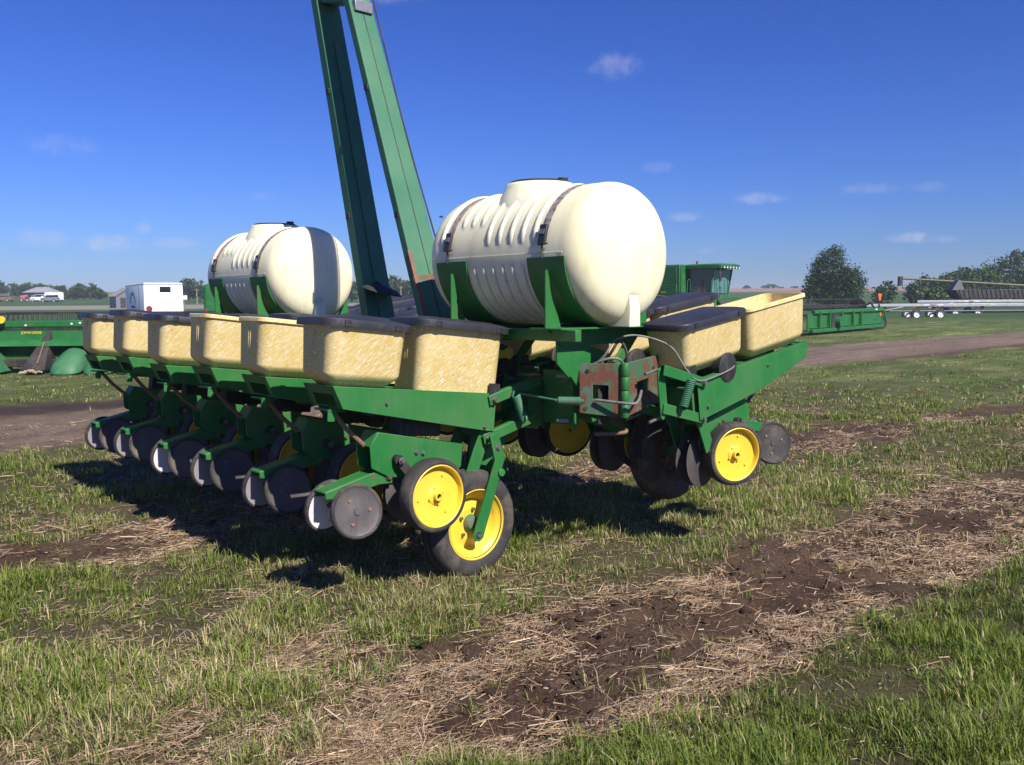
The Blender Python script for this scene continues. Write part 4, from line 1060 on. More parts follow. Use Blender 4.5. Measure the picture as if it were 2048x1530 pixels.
def side_sheet(m):
    m.add([(-1.30, 0.45, 0.98), (-1.22, 0.45, 0.98), (-0.62, -0.65, 0.05), (-1.30, -0.70, 0.05), (-1.30, 0.50, 0.05), (-0.66, 0.45, 0.05)], [(0, 3, 2, 1), (0, 4, 3), (1, 2, 5), (0, 1, 5, 4), (2, 3, 4, 5)])
part(ch, 'end_snout', 'green_snout', side_sheet, 0.03)
part(ch, 'divider_strap', 'rust', lambda m: m.beam((0.16, -0.19, 0.26), (0.17, 0.21, 0.76), 0.025, 0.01, up=(0, -1, 0)))
for k in range(5):
    part(ch, 'husk_pile', 'husk', lambda m: m.box((-0.12 + 0.10 * k, -0.34 + 0.03 * (k % 2), 0.06 + 0.02 * (k % 3)), (0.14, 0.10, 0.03), Matrix.Rotation(0.5 * k, 3, 'Z') @ Matrix.Rotation(0.3, 3, 'X')))
text_part('JOHN DEERE', 0.085, 'lettering', 'yellow', ch, (-0.30, 0.612, 0.955), (R(90), 0, 0))
part(ch, 'end_cap', 'yellow', lambda m: m.lathe([(1e-4, 0), (0.085, 0), (0.09, 0.05), (1e-4, 0.05)], (-0.92, 0.50, 1.28), (0, -1, 0), 16))
for (x, z, w, h, mt) in ((0.96, 0.88, 0.09, 0.075, 'white'), (1.06, 0.88, 0.11, 0.075, 'red'), (0.66, 1.17, 0.05, 0.04, 'white'), (0.86, 1.19, 0.05, 0.04, 'white'), (0.92, 1.19, 0.05, 0.035, 'red'), (-0.42, 1.14, 0.05, 0.04, 'white'), (-0.36, 1.14, 0.08, 0.035, 'red')):
    part(ch, 'decal', mt, lambda m: m.box((x, 0.612 if z < 1 else 0.596, z), (w, 0.006, h)))

# ---- grain header with long dark reel behind the corn head
gh = thing('grain_header', 'long dark reel of a grain header stretched out behind the corn head', 'header', (-11.2, 27.5, 0), R(-3))
part(gh, 'back_sheet', 'green_far', lambda m: m.box((0.2, 0.55, 0.55), (10.6, 0.08, 0.75)), 0.02)
for k, (yy, zz) in enumerate(((-0.42, 1.02), (-0.22, 1.34), (0.20, 1.36), (0.42, 1.05), (0.10, 0.72), (-0.28, 0.72))):
    part(gh, 'reel_bat', 'black', lambda m: m.box((0.2, yy, zz), (10.4, 0.07, 0.06)))
    def tines(m):
        for i in range(66): m.beam((-4.95 + i * 0.157, yy - 0.02, zz), (-4.95 + i * 0.157, yy - 0.06, zz - 0.20), 0.018, 0.018)
    part(gh, 'reel_tines', 'black', tines)['kind'] = 'stuff'
part(gh, 'reel_tube', 'black', lambda m: m.cyl((-5.0, 0, 1.04), (5.4, 0, 1.04), 0.09, 12))
for x in (-4.9, -2.4, 0.2, 2.8, 5.3):
    def spider(m):
        for k in range(6):
            a = R(60 * k + 15); m.beam((x, 0, 1.04), (x, 0.42 * math.cos(a), 1.04 + 0.34 * math.sin(a)), 0.03, 0.05)
    part(gh, 'reel_spider', 'black', spider)
part(gh, 'floor', 'green_far', lambda m: m.box((0.2, 0.0, 0.16), (10.6, 1.2, 0.14)), 0.02)
for x in (-5.1, 5.5): part(gh, 'end_shield', 'green_far', lambda m: m.prism([(x - 0.03, 0.05), (x + 0.03, 0.05), (x + 0.03, 0.95), (x - 0.03, 0.95)], -0.75, 0.6))
part(gh, 'red_marker', 'red', lambda m: m.lathe([(1e-4, 0), (0.045, 0), (0.05, 0.04), (1e-4, 0.05)], (1.75, -0.35, 1.42), (0, -1, 0), 12))
part(gh, 'red_marker', 'red', lambda m: m.lathe([(1e-4, 0), (0.10, 0), (0.10, 0.03), (1e-4, 0.03)], (-0.10, -0.25, 1.47), (0, -1, 0), 8, smooth=False))  # octagonal red reflector sign standing on the reel, not a lamp
part(gh, 'sign_bracket', 'black', lambda m: m.box((-0.10, -0.22, 1.40), (0.03, 0.03, 0.12)))

# ---- white enclosed trailer
tr = thing('box_trailer', 'white enclosed box trailer with a small dark rear window', 'trailer', (gx(292, 46), 46, 0), R(30))
W_, L_, ZT = 1.98, 8.0, 2.70
part(tr, 'body', 'white', lambda m: m.loft([rrect(0, W_, 0, L_, z, 0.06, 3) for z in (0.55, ZT - 0.06)] + [rrect(0.04, W_ - 0.04, 0.04, L_ - 0.04, ZT, 0.05, 3)]))
part(tr, 'roof_trim', 'silver', lambda m: m.loft([rrect(-0.015, W_ + 0.015, -0.015, L_ + 0.015, z, 0.07, 3) for z in (ZT - 0.10, ZT - 0.04)], False, False))
def win(m): m.box((1.08, -0.012, 2.36), (0.50, 0.02, 0.24))
w_ = part(tr, 'window', 'black', lambda m: m.box((1.08, -0.010, 2.36), (0.56, 0.03, 0.30)), 0.01)
part(w_, 'pane', 'glass', lambda m: m.box((1.08, -0.028, 2.36), (0.50, 0.010, 0.25)))
part(tr, 'door_seam', 'silver', lambda m: m.box((-0.012, 1.75, 1.62), (0.02, 0.06, 1.98)))
def arcs(m):      # worn arched lettering, too faded to read
    for k in range(9):
        a = R(165 - 150 * k / 8); c = Vector((-0.012, 4.6 - 1.15 * math.cos(a), 1.55 + 0.62 * math.sin(a)))
        m.box(c, (0.006, 0.16, 0.20), Matrix.Rotation(R(90) - a, 3, 'X'))
part(tr, 'lettering', 'siding', arcs)['kind'] = 'stuff'
def bars(m):
    for k in range(7): m.box((-0.012, 5.35 - 0.25 * k, 1.42), (0.006, 0.17, 0.13))
    for k in range(5): m.box((-0.012, 5.1 - 0.25 * k, 1.15), (0.006, 0.15, 0.10))
part(tr, 'lettering', 'siding', bars)['kind'] = 'stuff'
part(tr, 'bumper', 'black', lambda m: m.box((W_ / 2, -0.03, 0.50), (W_, 0.06, 0.12)), 0.01)
for yy in (4.0, 4.9):
    for xx in (0.10, W_ - 0.10): wheel(tr, (xx, yy, 0.36), 0.36, 0.22, 'white', (1, 0, 0))
part(tr, 'tongue', 'black', lambda m: m.box((W_ / 2, L_ + 0.7, 0.5), (0.12, 1.5, 0.10)))

# ---- shed behind the trailer
x_, y_ = gx(262, 130), 130.0; z_ = tz(x_, y_)
sh = thing('farm_shed', 'grey gabled farm shed partly hidden by the white trailer', 'shed', (x_, y_, z_), R(35))
sh.scale = (0.8, 0.8, 0.95)
part(sh, 'wall', 'siding', lambda m: m.prism([(-2.2, 0), (2.2, 0), (2.2, 1.9), (0, 3.1), (-2.2, 1.9)], 0, 6))
part(sh, 'roof', 'roof', lambda m: [m.beam((s * 2.45, 3, 1.80), (0, 3, 3.14), 6.5, 0.07, up=(0, 0, 1)) for s in (-1, 1)] and None)
part(sh, 'white_panel', 'white', lambda m: m.box((1.0, -0.05, 1.75), (0.9, 0.04, 0.62)))  # white patch painted in for the sunlit part of the gable
part(sh, 'door', 'black', lambda m: m.box((-1.0, -0.03, 0.8), (0.9, 0.05, 1.6)))
x_, y_ = gx(373, 72), 72.0; z_ = tz(x_, y_)
sg = thing('white_panel', 'small plain white sign board standing right of the white trailer', 'sign', (x_, y_, z_), R(8))
part(sg, 'panel', 'white', lambda m: m.box((0, 0, gz(591, 72) - z_), (0.46, 0.04, 0.36)))
part(sg, 'post', 'wood', lambda m: m.box((0, 0.05, (gz(591, 72) - z_) / 2), (0.06, 0.05, gz(591, 72) - z_ + 0.1)))

# ---- green tractor half hidden behind the far tank
gt = thing('tractor', 'green tractor mostly hidden behind the far tank', 'tractor', (-11.9, 39.0, 0), R(8))
gt.scale = (1.22, 1.22, 1.22)
part(gt, 'hood', 'green_far', lambda m: m.loft([rrect(-1.4 + 0.1 * q, 1.3, -0.42 + 0.08 * q, 0.42 - 0.08 * q, z, 0.14) for q, z in ((0, 1.0), (0, 1.75), (0.4, 1.95), (1, 2.02))]))
part(gt, 'cab', 'glass', lambda m: m.loft([rrect(1.2, 2.6, -0.7, 0.7, 1.3, 0.1), rrect(1.3, 2.6, -0.66, 0.66, 2.5, 0.1)]))
part(gt, 'roof', 'green_far', lambda m: m.loft([rrect(1.15, 2.7, -0.78, 0.78, 2.5, 0.12), rrect(1.2, 2.65, -0.74, 0.74, 2.66, 0.12)]))
for s in (-1, 1):
    wheel(gt, (2.2, s * 0.95, 0.85), 0.85, 0.42, 'yellow'); wheel(gt, (-0.9, s * 0.8, 0.52), 0.52, 0.30, 'yellow')
    part(gt, 'fender', 'green_far', lambda m: m.lathe([(0.92, -0.22), (0.95, 0.22)], (2.2, s * 0.95, 0.85), (0, 1, 0), 16, a0=R(180), a1=R(330)))
part(gt, 'frame', 'dark', lambda m: m.box((0.6, 0, 0.85), (3.6, 0.5, 0.35)), 0.03)

# ---- combine harvester
cb = thing('combine_harvester', 'green combine harvester with yellow stripe parked behind the right hoppers', 'combine', (gx(1405, 53), 53.0, 0), R(-46))
def bodyp(m): m.prism([(-6.6, 1.35), (-6.2, 2.9), (-5.6, 3.25), (-4.2, 3.62), (-0.62, 3.72), (-0.62, 1.75), (-1.2, 1.55), (-2.2, 1.45), (-3.4, 1.2), (-5.6, 1.15)], -1.55, 1.55)
part(cb, 'body', 'green_far', bodyp, 0.05)
part(cb, 'side_panel', 'green_far', lambda m: m.prism([(-4.15, 2.62), (-0.80, 2.62), (-0.80, 3.60), (-4.15, 3.52)], -1.60, -1.552), 0.015)
part(cb, 'side_panel', 'green_far', lambda m: m.prism([(-4.10, 1.25), (-1.10, 1.65), (-0.80, 1.90), (-0.80, 2.58), (-4.10, 2.58)], -1.62, -1.552), 0.015)
part(cb, 'side_panel', 'green_far', lambda m: m.prism([(-6.4, 1.45), (-4.18, 1.25), (-4.18, 3.45), (-5.5, 3.15), (-6.0, 2.8)], -1.60, -1.552), 0.015)
def stripe(m): m.add([(-6.3, -1.626, 2.05), (-6.3, -1.626, 2.14), (-4.1, -1.626, 2.10), (-1.45, -1.626, 1.86), (-1.45, -1.626, 1.83), (-4.1, -1.626, 2.00)], [(0, 5, 2, 1), (5, 4, 3, 2)])
part(cb, 'stripe', 'yellow', stripe)
text_part('S670', 0.17, 'lettering', 'yellow', cb, (-1.75, -1.625, 2.08), (R(90), 0, 0))
part(cb, 'tank_front', 'green_far', lambda m: m.box((-0.58, 0, 2.85), (0.05, 3.0, 1.7)), 0.01)
part(cb, 'tank_rail', 'green_far', lambda m: m.box((-2.4, 0, 3.72), (3.2, 2.6, 0.06)), 0.02)
part(cb, 'cab', 'glass', lambda m: m.loft([[(x, y, z) for x, y in ((-0.35, -0.95), (x1, -0.95), (x1 + 0.18, 0), (x1, 0.95), (-0.35, 0.95))] for x1, z in ((1.10, 1.95), (1.36, 3.42))], smooth=False))
part(cb, 'windscreen', 'lit_cab_glass', lambda m: m.add([(1.125, -0.92, 2.0), (1.30, 0, 2.0), (1.125, 0.92, 2.0), (1.36, 0.92, 3.36), (1.55, 0, 3.36), (1.36, -0.92, 3.36)], [(0, 1, 4, 5), (1, 2, 3, 4)]))
for s in (-1, 1): part(cb, 'cab_post', 'green_far', lambda m: m.beam((1.13, s * 0.95, 1.95), (1.40, s * 0.95, 3.44), 0.07, 0.07))
part(cb, 'cab_roof', 'green_far', lambda m: m.loft([rrect(-0.6, 1.95, -1.10, 1.10, z, 0.2) for z in (3.46, 3.66)] + [rrect(-0.5, 1.75, -1.0, 1.0, 3.74, 0.2)]))
part(cb, 'light_bar', 'black', lambda m: m.box((1.93, 0, 3.50), (0.08, 1.9, 0.12)))
for k in range(6): part(cb, 'work_light', 'white', lambda m: m.cyl((1.96, -0.8 + 0.32 * k, 3.50), (2.0, -0.8 + 0.32 * k, 3.50), 0.055, 10))
part(cb, 'beacon', 'red', lambda m: m.cyl((0.1, -0.8, 3.74), (0.1, -0.8, 3.92), 0.07, 10))
def mirror(m): m.tube([(1.9, -1.05, 3.55), (2.15, -1.5, 3.60), (2.18, -1.55, 3.2)], 0.025, 6); m.box((2.18, -1.55, 2.95), (0.06, 0.22, 0.55))
part(cb, 'mirror', 'black', mirror)
part(cb, 'platform', 'green_far', lambda m: m.box((0.65, -0.2, 1.72), (2.3, 3.2, 0.14)), 0.02)
part(cb, 'step_side', 'green_far', lambda m: m.box((1.60, -1.45, 1.15), (0.35, 0.5, 1.0)), 0.02)
for i, (x, y) in enumerate(((1.75, -1.75), (1.75, -1.25), (1.75, -0.4), (0.1, -1.78))):
    part(cb, 'hand_rail', 'green_far', lambda m: m.tube([(x, y, 1.75), (x, y, 2.75), (x + 0.05, y + 0.12, 2.85), (x + 0.05, y + 0.25, 2.75), (x + 0.05, y + 0.25, 1.75)], 0.022, 6))
part(cb, 'ladder', 'green_far', lambda m: [m.box((0.1 + 0.10 * k, -1.75, 0.5 + 0.3 * k), (0.5, 0.25, 0.04)) for k in range(5)] and None)['kind'] = 'stuff'
part(cb, 'feeder_house', 'dark', lambda m: m.prism([(0.3, 1.5), (2.9, 0.75), (2.9, 0.25), (0.2, 0.9)], -0.7, 0.7), 0.03)
for s in (-1, 1):
    wheel(cb, (-0.55, s * 1.45, 0.95), 0.95, 0.62, 'yellow', tyre='rubber'); wheel(cb, (-5.0, s * 1.3, 0.65), 0.65, 0.45, 'yellow')
part(cb, 'belly', 'dark', lambda m: m.box((-2.8, 0, 1.0), (5.0, 2.2, 0.6)), 0.05)

# ---- draper platform parked behind the right hopper
dp = thing('platform_header', 'green platform header seen from behind with orange reflectors right of the open hopper', 'header', (gx(1766, 47), 47.0, 0), R(50.4))
part(dp, 'back_sheet', 'green_far', lambda m: m.box((-5.4, 0.10, 0.60), (10.6, 0.05, 0.78)))
part(dp, 'top_beam', 'green_far', lambda m: m.box((-5.0, 0.06, 1.06), (10.2, 0.18, 0.17)), 0.015)
part(dp, 'bottom_tube', 'green_far', lambda m: m.box((-5.2, 0.02, 0.20), (10.4, 0.20, 0.16)), 0.02)
part(dp, 'mid_rail', 'green_far', lambda m: m.box((-5.2, 0.06, 0.34), (10.4, 0.08, 0.05)), 0.01)
for x in (-9.5, -8.2, -6.6, -4.95, -3.75): part(dp, 'brace', 'green_far', lambda m: m.box((x, 0.0, 0.58), (0.11, 0.16, 0.98)), 0.01)
part(dp, 'feeder_opening', 'black', lambda m: m.box((-7.3, 0.03, 0.62), (1.1, 0.10, 0.66)))
part(dp, 'drive_drum', 'green_far', lambda m: m.cyl((-7.2, 0.05, 0.55), (-7.2, -0.25, 0.55), 0.26, 20))
part(dp, 'end_shield', 'green_far', lambda m: m.prism_x([(0.05, 0.15), (0.9, 0.10), (1.6, 0.35), (0.5, 0.95), (0.05, 1.08)], -0.04, 0.04), 0.02)
part(dp, 'end_strut', 'green_far', lambda m: m.beam((0.0, 0.0, 1.12), (0.25, -0.05, 0.55), 0.06, 0.10))
for x, z in ((-0.35, 0.80), (-3.42, 0.82)): part(dp, 'reflector', 'orange', lambda m: m.lathe([(1e-4, 0), (0.11, 0), (0.11, 0.02), (1e-4, 0.02)], (x, 0.068, z), (0, -1, 0), 8, smooth=False))
part(dp, 'decal', 'white', lambda m: m.box((-1.35, -0.034, 1.08), (0.30, 0.006, 0.07)))
part(dp, 'warning_sign', 'orange', lambda m: m.prism([(-0.72, 1.52), (-0.58, 1.52), (-0.36, 1.82), (-0.40, 1.90), (-0.90, 1.90), (-0.94, 1.82)], 0.02, 0.035))
part(dp, 'sign_pole', 'dark', lambda m: m.beam((-0.65, 0.05, 1.10), (-0.65, 0.05, 1.70), 0.03, 0.03))
for k in range(5):
    a = R(72 * k + 20); yy, zz = 0.9 + 0.45 * math.cos(a), 1.20 + 0.42 * math.sin(a)
    part(dp, 'reel_bat', 'black', lambda m: m.box((-5.8, yy, zz), (8.6, 0.06, 0.05)))
    def tines2(m):
        for i in range(58): m.beam((-10.0 + i * 0.148, yy, zz), (-10.0 + i * 0.148, yy - 0.05, zz - 0.18), 0.016, 0.016)
    part(dp, 'reel_tines', 'black', tines2)['kind'] = 'stuff'
part(dp, 'reel_tube', 'black', lambda m: m.cyl((-10.1, 0.9, 1.20), (-1.5, 0.9, 1.20), 0.08, 10))
part(dp, 'reel_end', 'black', lambda m: m.lathe([(1e-4, 0), (0.48, 0), (0.50, 0.04), (1e-4, 0.04)], (-1.55, 0.9, 1.20), (1, 0, 0), 10, smooth=False))
part(dp, 'reel_arm', 'black', lambda m: m.tube([(-1.2, 0.1, 1.12), (-0.8, 0.45, 1.42), (-0.3, 0.9, 1.25)], 0.05, 8))
part(dp, 'hose_loop', 'blackhose', lambda m: m.tube([(-1.0, 0.0, 1.14), (-0.85, 0.0, 1.40), (-0.70, 0.0, 1.20)], 0.025, 6))
wheel(dp, (0.55, 0.35, 0.36), 0.40, 0.20, 'white', (1, 0.3, 0))

# ---- silver header trailers on the right
def header_trailer(label, x0, x1, d, zb, wx, rz, text):
    t = thing('header_trailer', label, 'trailer', (x0, d, 0), rz, 'header trailers along the right horizon')
    L = x1 - x0
    part(t, 'main_beam', 'silver', lambda m: m.box((L / 2, 0, zb), (L, 0.14, 0.22)), 0.02)
    part(t, 'lower_beam', 'black', lambda m: m.box((L / 2, 0.3, zb - 0.48), (L * 0.96, 0.14, 0.12)), 0.02)
    part(t, 'lower_rail', 'silver', lambda m: m.box((L / 2 + 0.6, -0.10, zb - 0.44), (L * 0.8, 0.03, 0.04)))
    for x in wx:
        wheel(t, (x, -0.25, 0.37), 0.40, 0.24, 'white', tyre='rubber'); wheel(t, (x, 1.4, 0.37), 0.40, 0.24, 'white')
        part(t, 'axle', 'black', lambda m: m.box((x, 0.55, 0.40), (0.12, 1.6, 0.10)))
        part(t, 'upright', 'black', lambda m: m.beam((x - 0.05, 0.15, 0.40), (x + 0.35, 0.05, zb - 0.12), 0.16, 0.18))
    for k in range(4):
        part(t, 'post', 'black', lambda m: m.box((L * (0.12 + 0.25 * k), 0.12, zb - 0.32), (0.22, 0.12, 0.50)))
    part(t, 'stay', 'silver', lambda m: m.beam((1.0, -0.05, zb - 0.55), (3.2, -0.05, zb - 0.12), 0.05, 0.06))
    for x, mt in ((L * 0.36, 'red'), (L * 0.33, 'white'), (L * 0.40, 'white'), (L * 0.285, 'yellow'), (L * 0.47, 'yellow')):
        part(t, 'reflector', mt, lambda m: m.box((x, -0.076, zb), (0.16 if mt == 'yellow' else 0.42, 0.010, 0.13 if mt == 'yellow' else 0.07)))
    if text: text_part(text, 0.26, 'lettering', 'white', t, (L * 0.665, -0.080, zb), (R(90), 0, 0), 0.006, 0.35)
    return t
header_trailer('nearer silver header trailer with white lettering and white wheels', gx(1722, 68), gx(2110, 68), 68.0, gz(615, 68), (4.15, 6.0), R(-0.6), 'MAR')
header_trailer('farther silver header trailer under the dark draper load', gx(1832, 77), gx(2130, 77), 77.0, gz(608, 77), (3.3, 5.3), R(1.0), None)
dl = thing('draper_load', 'dark ribbed draper header loaded on the farther silver trailer', 'header', (gx(1905, 77.3), 77.6, gz(603, 77)), R(1.0))
part(dl, 'tray', 'navy', lambda m: m.prism([(0.5, 0.0), (11, 0.0), (11, 0.85), (0.0, 0.78)], -0.5, 1.2), 0.03)
for k in range(26): part(dl, 'rib', 'navy', lambda m: m.beam((0.55 + 0.4 * k, -0.53, 0.05), (0.35 + 0.4 * k, -0.53, 0.78), 0.05, 0.05, up=(0, 1, 0)))
part(dl, 'end_divider', 'siding', lambda m: m.prism([(-0.15, 0.75), (0.95, 0.80), (0.62, 1.62), (0.42, 1.68)], -0.2, 0.5), 0.03)

# ---- grain cart with long auger on the right
x_, y_ = 57.0, 90.0; z_ = tz(x_, y_)
gc = thing('grain_cart', 'grain cart with long olive unloading auger reaching in from the right edge', 'grain cart', (x_, y_, z_))
part(gc, 'auger_tube', 'tan', lambda m: m.cyl((gx(1797, 90) - x_, 0, gz(562, 90) - z_), (1.2, 0.4, 2.0), 0.11, 14))
part(gc, 'spout', 'black', lambda m: m.loft([rrect(gx(1797, 90) - x_ - 0.22, gx(1797, 90) - x_ + 0.2, -0.2, 0.2, gz(q, 90) - z_, 0.06) for q in (558, 566, 577)]))
part(gc, 'bin', 'tan', lambda m: m.loft([rrect(0.6, 3.2, -0.9, 0.9, 1.0, 0.1), rrect(-0.2, 4.0, -1.5, 1.5, 2.0, 0.1), rrect(-0.2, 4.0, -1.5, 1.5, 2.9, 0.1)], smooth=False))
for s in (-1, 1): wheel(gc, (1.9, s * 1.3, 0.8), 0.8, 0.6, 'yellow')
part(gc, 'axle', 'black', lambda m: m.box((1.9, 0, 0.8), (0.3, 2.4, 0.3)))

# ---- trees
leaf_rng = np.random.default_rng(77)
def tree(name, label, x, y, h, w, lobes, col, n=2600, leaf=0.16, trunk=0.0, group=None, dense=1.0, cat='tree'):
    z = tz(x, y); t = thing(name, label, cat, (x, y, z - 0.05), 0, group)
    mb = MB(); th = h * 0.6; r0 = max(0.05, 0.026 * h)
    bend = leaf_rng.normal(0, 0.03 * h, 2)
    mb.tube([(0, 0, 0), (bend[0] * .3, bend[1] * .3, th * .35), (bend[0], bend[1], th)], r0, 7, r1=r0 * 0.35)
    for k in range(6):
        a = 2.4 * k + leaf_rng.random(); s = 0.22 + 0.1 * k
        p0 = Vector((bend[0] * s, bend[1] * s, th * s + 0.1 * h)); p1 = p0 + Vector((math.cos(a) * w * 0.30, math.sin(a) * w * 0.30, h * 0.22))
        mb.tube([p0, (p0 + p1) / 2 + Vector((0, 0, 0.03 * h)), p1], r0 * 0.42, 5, r1=r0 * 0.12)
    mb.build('trunk', ['bark'], t)
    wts = np.array([l[3] * l[4] for l in lobes], float); wts /= wts.sum()
    which = leaf_rng.choice(len(lobes), n, p=wts); Lb = np.array(lobes, float)[which]
    # leaves gather in clumps near the surface of each lobe
    nc = max(14, n // 26)
    cw = leaf_rng.choice(len(lobes), nc, p=wts); cl_ = np.array(lobes, float)[cw]
    d = leaf_rng.normal(size=(nc, 3)); d /= np.linalg.norm(d, axis=1)[:, None]
    rr = (0.45 + 0.6 * leaf_rng.random(nc) ** 0.6)[:, None]
    cc = np.stack([cl_[:, 0] * w, cl_[:, 1] * w, cl_[:, 2] * h], 1) + d * rr * np.stack([cl_[:, 3] * w, cl_[:, 3] * w, cl_[:, 4] * h], 1)
    ci = leaf_rng.integers(0, nc, n); sp = 0.065 * (w + h) * 0.5 * dense
    c = cc[ci] + leaf_rng.normal(size=(n, 3)) * sp * np.array([1, 1, 0.8])
    c[:, 2] = np.maximum(c[:, 2], 0.06 * h)
    nrm = leaf_rng.normal(size=(n, 3)) + np.array([0, 0, 0.6]); nrm /= np.linalg.norm(nrm, axis=1)[:, None]
    e1 = np.cross(nrm, leaf_rng.normal(size=(n, 3))); e1 /= np.linalg.norm(e1, axis=1)[:, None]; e2 = np.cross(nrm, e1)
    s = (leaf * (0.6 + 0.8 * leaf_rng.random(n)))[:, None]
    V = np.stack([c - e1 * s, c - e2 * s * 0.55 + nrm * s * 0.12, c + e1 * s, c + e2 * s * 0.55 + nrm * s * 0.12], 1).reshape(-1, 3)
    tint = (0.65 + 0.7 * leaf_rng.random((nc, 1)))[ci] * (0.8 + 0.4 * leaf_rng.random((n, 1)))
    make_mesh('crown', V, np.arange(4 * n), 4, 'leaf', np.repeat(np.array(col) * tint, 4, 0), t)
    return t
ROUND = [(0, 0, 0.62, 0.40, 0.33), (-0.22, 0.1, 0.48, 0.28, 0.24), (0.24, -0.1, 0.50, 0.27, 0.25), (0.05, 0, 0.80, 0.25, 0.18), (0.05, 0, 0.34, 0.36, 0.20)]
BUSH = [(0, 0, 0.45, 0.46, 0.42), (-0.25, 0, 0.36, 0.30, 0.34), (0.25, 0.1, 0.40, 0.28, 0.36), (0.06, 0, 0.72, 0.26, 0.24)]
DG, MG, LG = (0.030, 0.062, 0.016), (0.045, 0.088, 0.022), (0.075, 0.115, 0.035)
HERO = [(0.06, 0, 0.34, 0.44, 0.28), (-0.26, 0, 0.30, 0.26, 0.24), (0.30, 0, 0.38, 0.22, 0.24), (-0.10, 0, 0.62, 0.30, 0.20), (-0.06, 0, 0.82, 0.22, 0.13), (-0.02, 0, 0.94, 0.11, 0.07), (0.20, 0, 0.52, 0.26, 0.18), (-0.34, 0, 0.46, 0.16, 0.14)]
tree('leafy_tree', 'dark leafy tree with ragged crown standing behind the platform header', gx(1666, 92), 92, gz(503, 92) - 0.3, 6.1, HERO, (0.032, 0.068, 0.016), 14000, 0.12, dense=0.75)
def bush(u, vtop, d, wpx, col, label, n=2400, lobes=BUSH, group='bushes along the right fence line', name='bush', cat='bush'):
    vtop = vtop + (3 if u > 1000 else -8) + (0 if u > 1000 else -4 * (1024 - u) / 1024 + 8); x = gx(u, d); z = tz(x, d); tree(name, label, x, d, (gz(vtop, d) - z) * 1.10, wpx / 1738 * d, lobes, col, n, 0.16 + 0.0006 * d, group=group, dense=1.1, cat=cat)
bush(1768, 566, 112, 44, MG, 'small lone shrub right of the dark leafy tree', 900)
bush(1848, 556, 118, 70, DG, 'low dark bush under the auger spout', 2600)
bush(1905, 543, 122, 95, MG, 'rounded green bush behind the auger tube', 3200)
bush(1962, 545, 126, 110, MG, 'broad mid-green bush left of the tallest right-hand tree', 3200)
bush(2012, 520, 130, 110, DG, 'tall dark round tree near the right edge', 3600, ROUND, name='round_tree', cat='tree')
bush(2062, 556, 128, 90, DG, 'dark bush cut by the right edge', 2200)
bush(1862, 580, 110, 60, LG, 'pale weedy bush low in front of the fence line', 1200)
bush(1925, 584, 112, 70, LG, 'pale brushy growth under the auger tube', 1400)
for i, (u, vt, wp, lb) in enumerate(((1492, 572, 16, 'tiny dark tree on the ploughed skyline beside the combine'), (1537, 570, 30, 'small rounded tree on the ploughed skyline left of the open hopper'), (1560, 575, 10, 'tiniest shrub on the ploughed skyline'), (1587, 574, 16, 'tiny shrub on the skyline just left of the dark leafy tree'))):
    bush(u, vt, 470, wp, MG, lb, 500, group='small trees on the right skyline', name='skyline_tree', cat='tree')
for u, vt, wp, col, lb, d in ((787, 556, 54, MG, 'round tree framed between the two marker arms', 175), (818, 566, 34, DG, 'dark tree touching the near marker arm', 180), (705, 566, 40, MG, 'tree peeping out beside the far tank', 190), (842, 568, 40, MG, 'tree behind the near marker arm', 170), (760, 574, 46, MG, 'low bush left of the round tree between the arms', 185)):
    bush(u, vt, d, wp, col, lb, 1800, ROUND, group='trees between the tanks', name='field_tree', cat='tree')
LEFT = [(4, 562, 40, DG, 'tall dark tree at the left edge'), (30, 567, 40, MG, 'second tree from the left edge'), (50, 569, 34, DG, 'third tree from the left edge'), (66, 564, 34, MG, 'tree above the grey farmhouse roof'), (90, 568, 40, DG, 'dark tree behind the farmhouse ridge'), (112, 571, 32, MG, 'tree right of the farmhouse ridge'), (130, 572, 28, DG, 'low tree right of the farmhouse')]
for u, vt, wp, col, lb in LEFT: bush(u, vt, 265, wp, col, lb, 1100, ROUND, group='windbreak trees behind the farmhouse', name='windbreak_tree', cat='tree')
for u, vt, wp, col, lb in ((148, 580, 36, LG, 'pale bush right of the farmhouse'), (162, 570, 36, DG, 'darker of the round trees left of the shed'), (186, 568, 40, MG, 'largest round tree left of the shed'), (204, 578, 30, MG, 'low tree closest to the shed')):
    bush(u, vt, 215, wp, col, lb, 1300, ROUND, group='trees between farmhouse and shed', name='yard_tree', cat='tree')
for u, vt, wp, col, lb in ((378, 560, 44, DG, 'dark tree just right of the white trailer'), (404, 566, 34, MG, 'tree left of the far tank'), (430, 570, 40, DG, 'tree hidden behind the far tank')):
    bush(u, vt, 190, wp, col, lb, 1400, ROUND, group='trees behind the white trailer', name='field_tree', cat='tree')
for u, vt, d, lb in ((804, 572, 150, 'thin pale utility pole between the marker arms'), (398, 574, 150, 'thin pale utility pole right of the white trailer')):
    x_ = gx(u, d); z_ = tz(x_, d); o = thing('utility_pole', lb, 'pole', (x_, d, z_ - 0.1))
    part(o, 'mast', 'wood', lambda m: m.tube([(0, 0, 0), (0, 0, gz(vt, d) - z_ + 0.1)], 0.13, 8, r1=0.09)); part(o, 'cross_arm', 'wood', lambda m: m.box((0, 0, gz(vt, d) - z_ - 0.1), (0.9, 0.1, 0.1)))

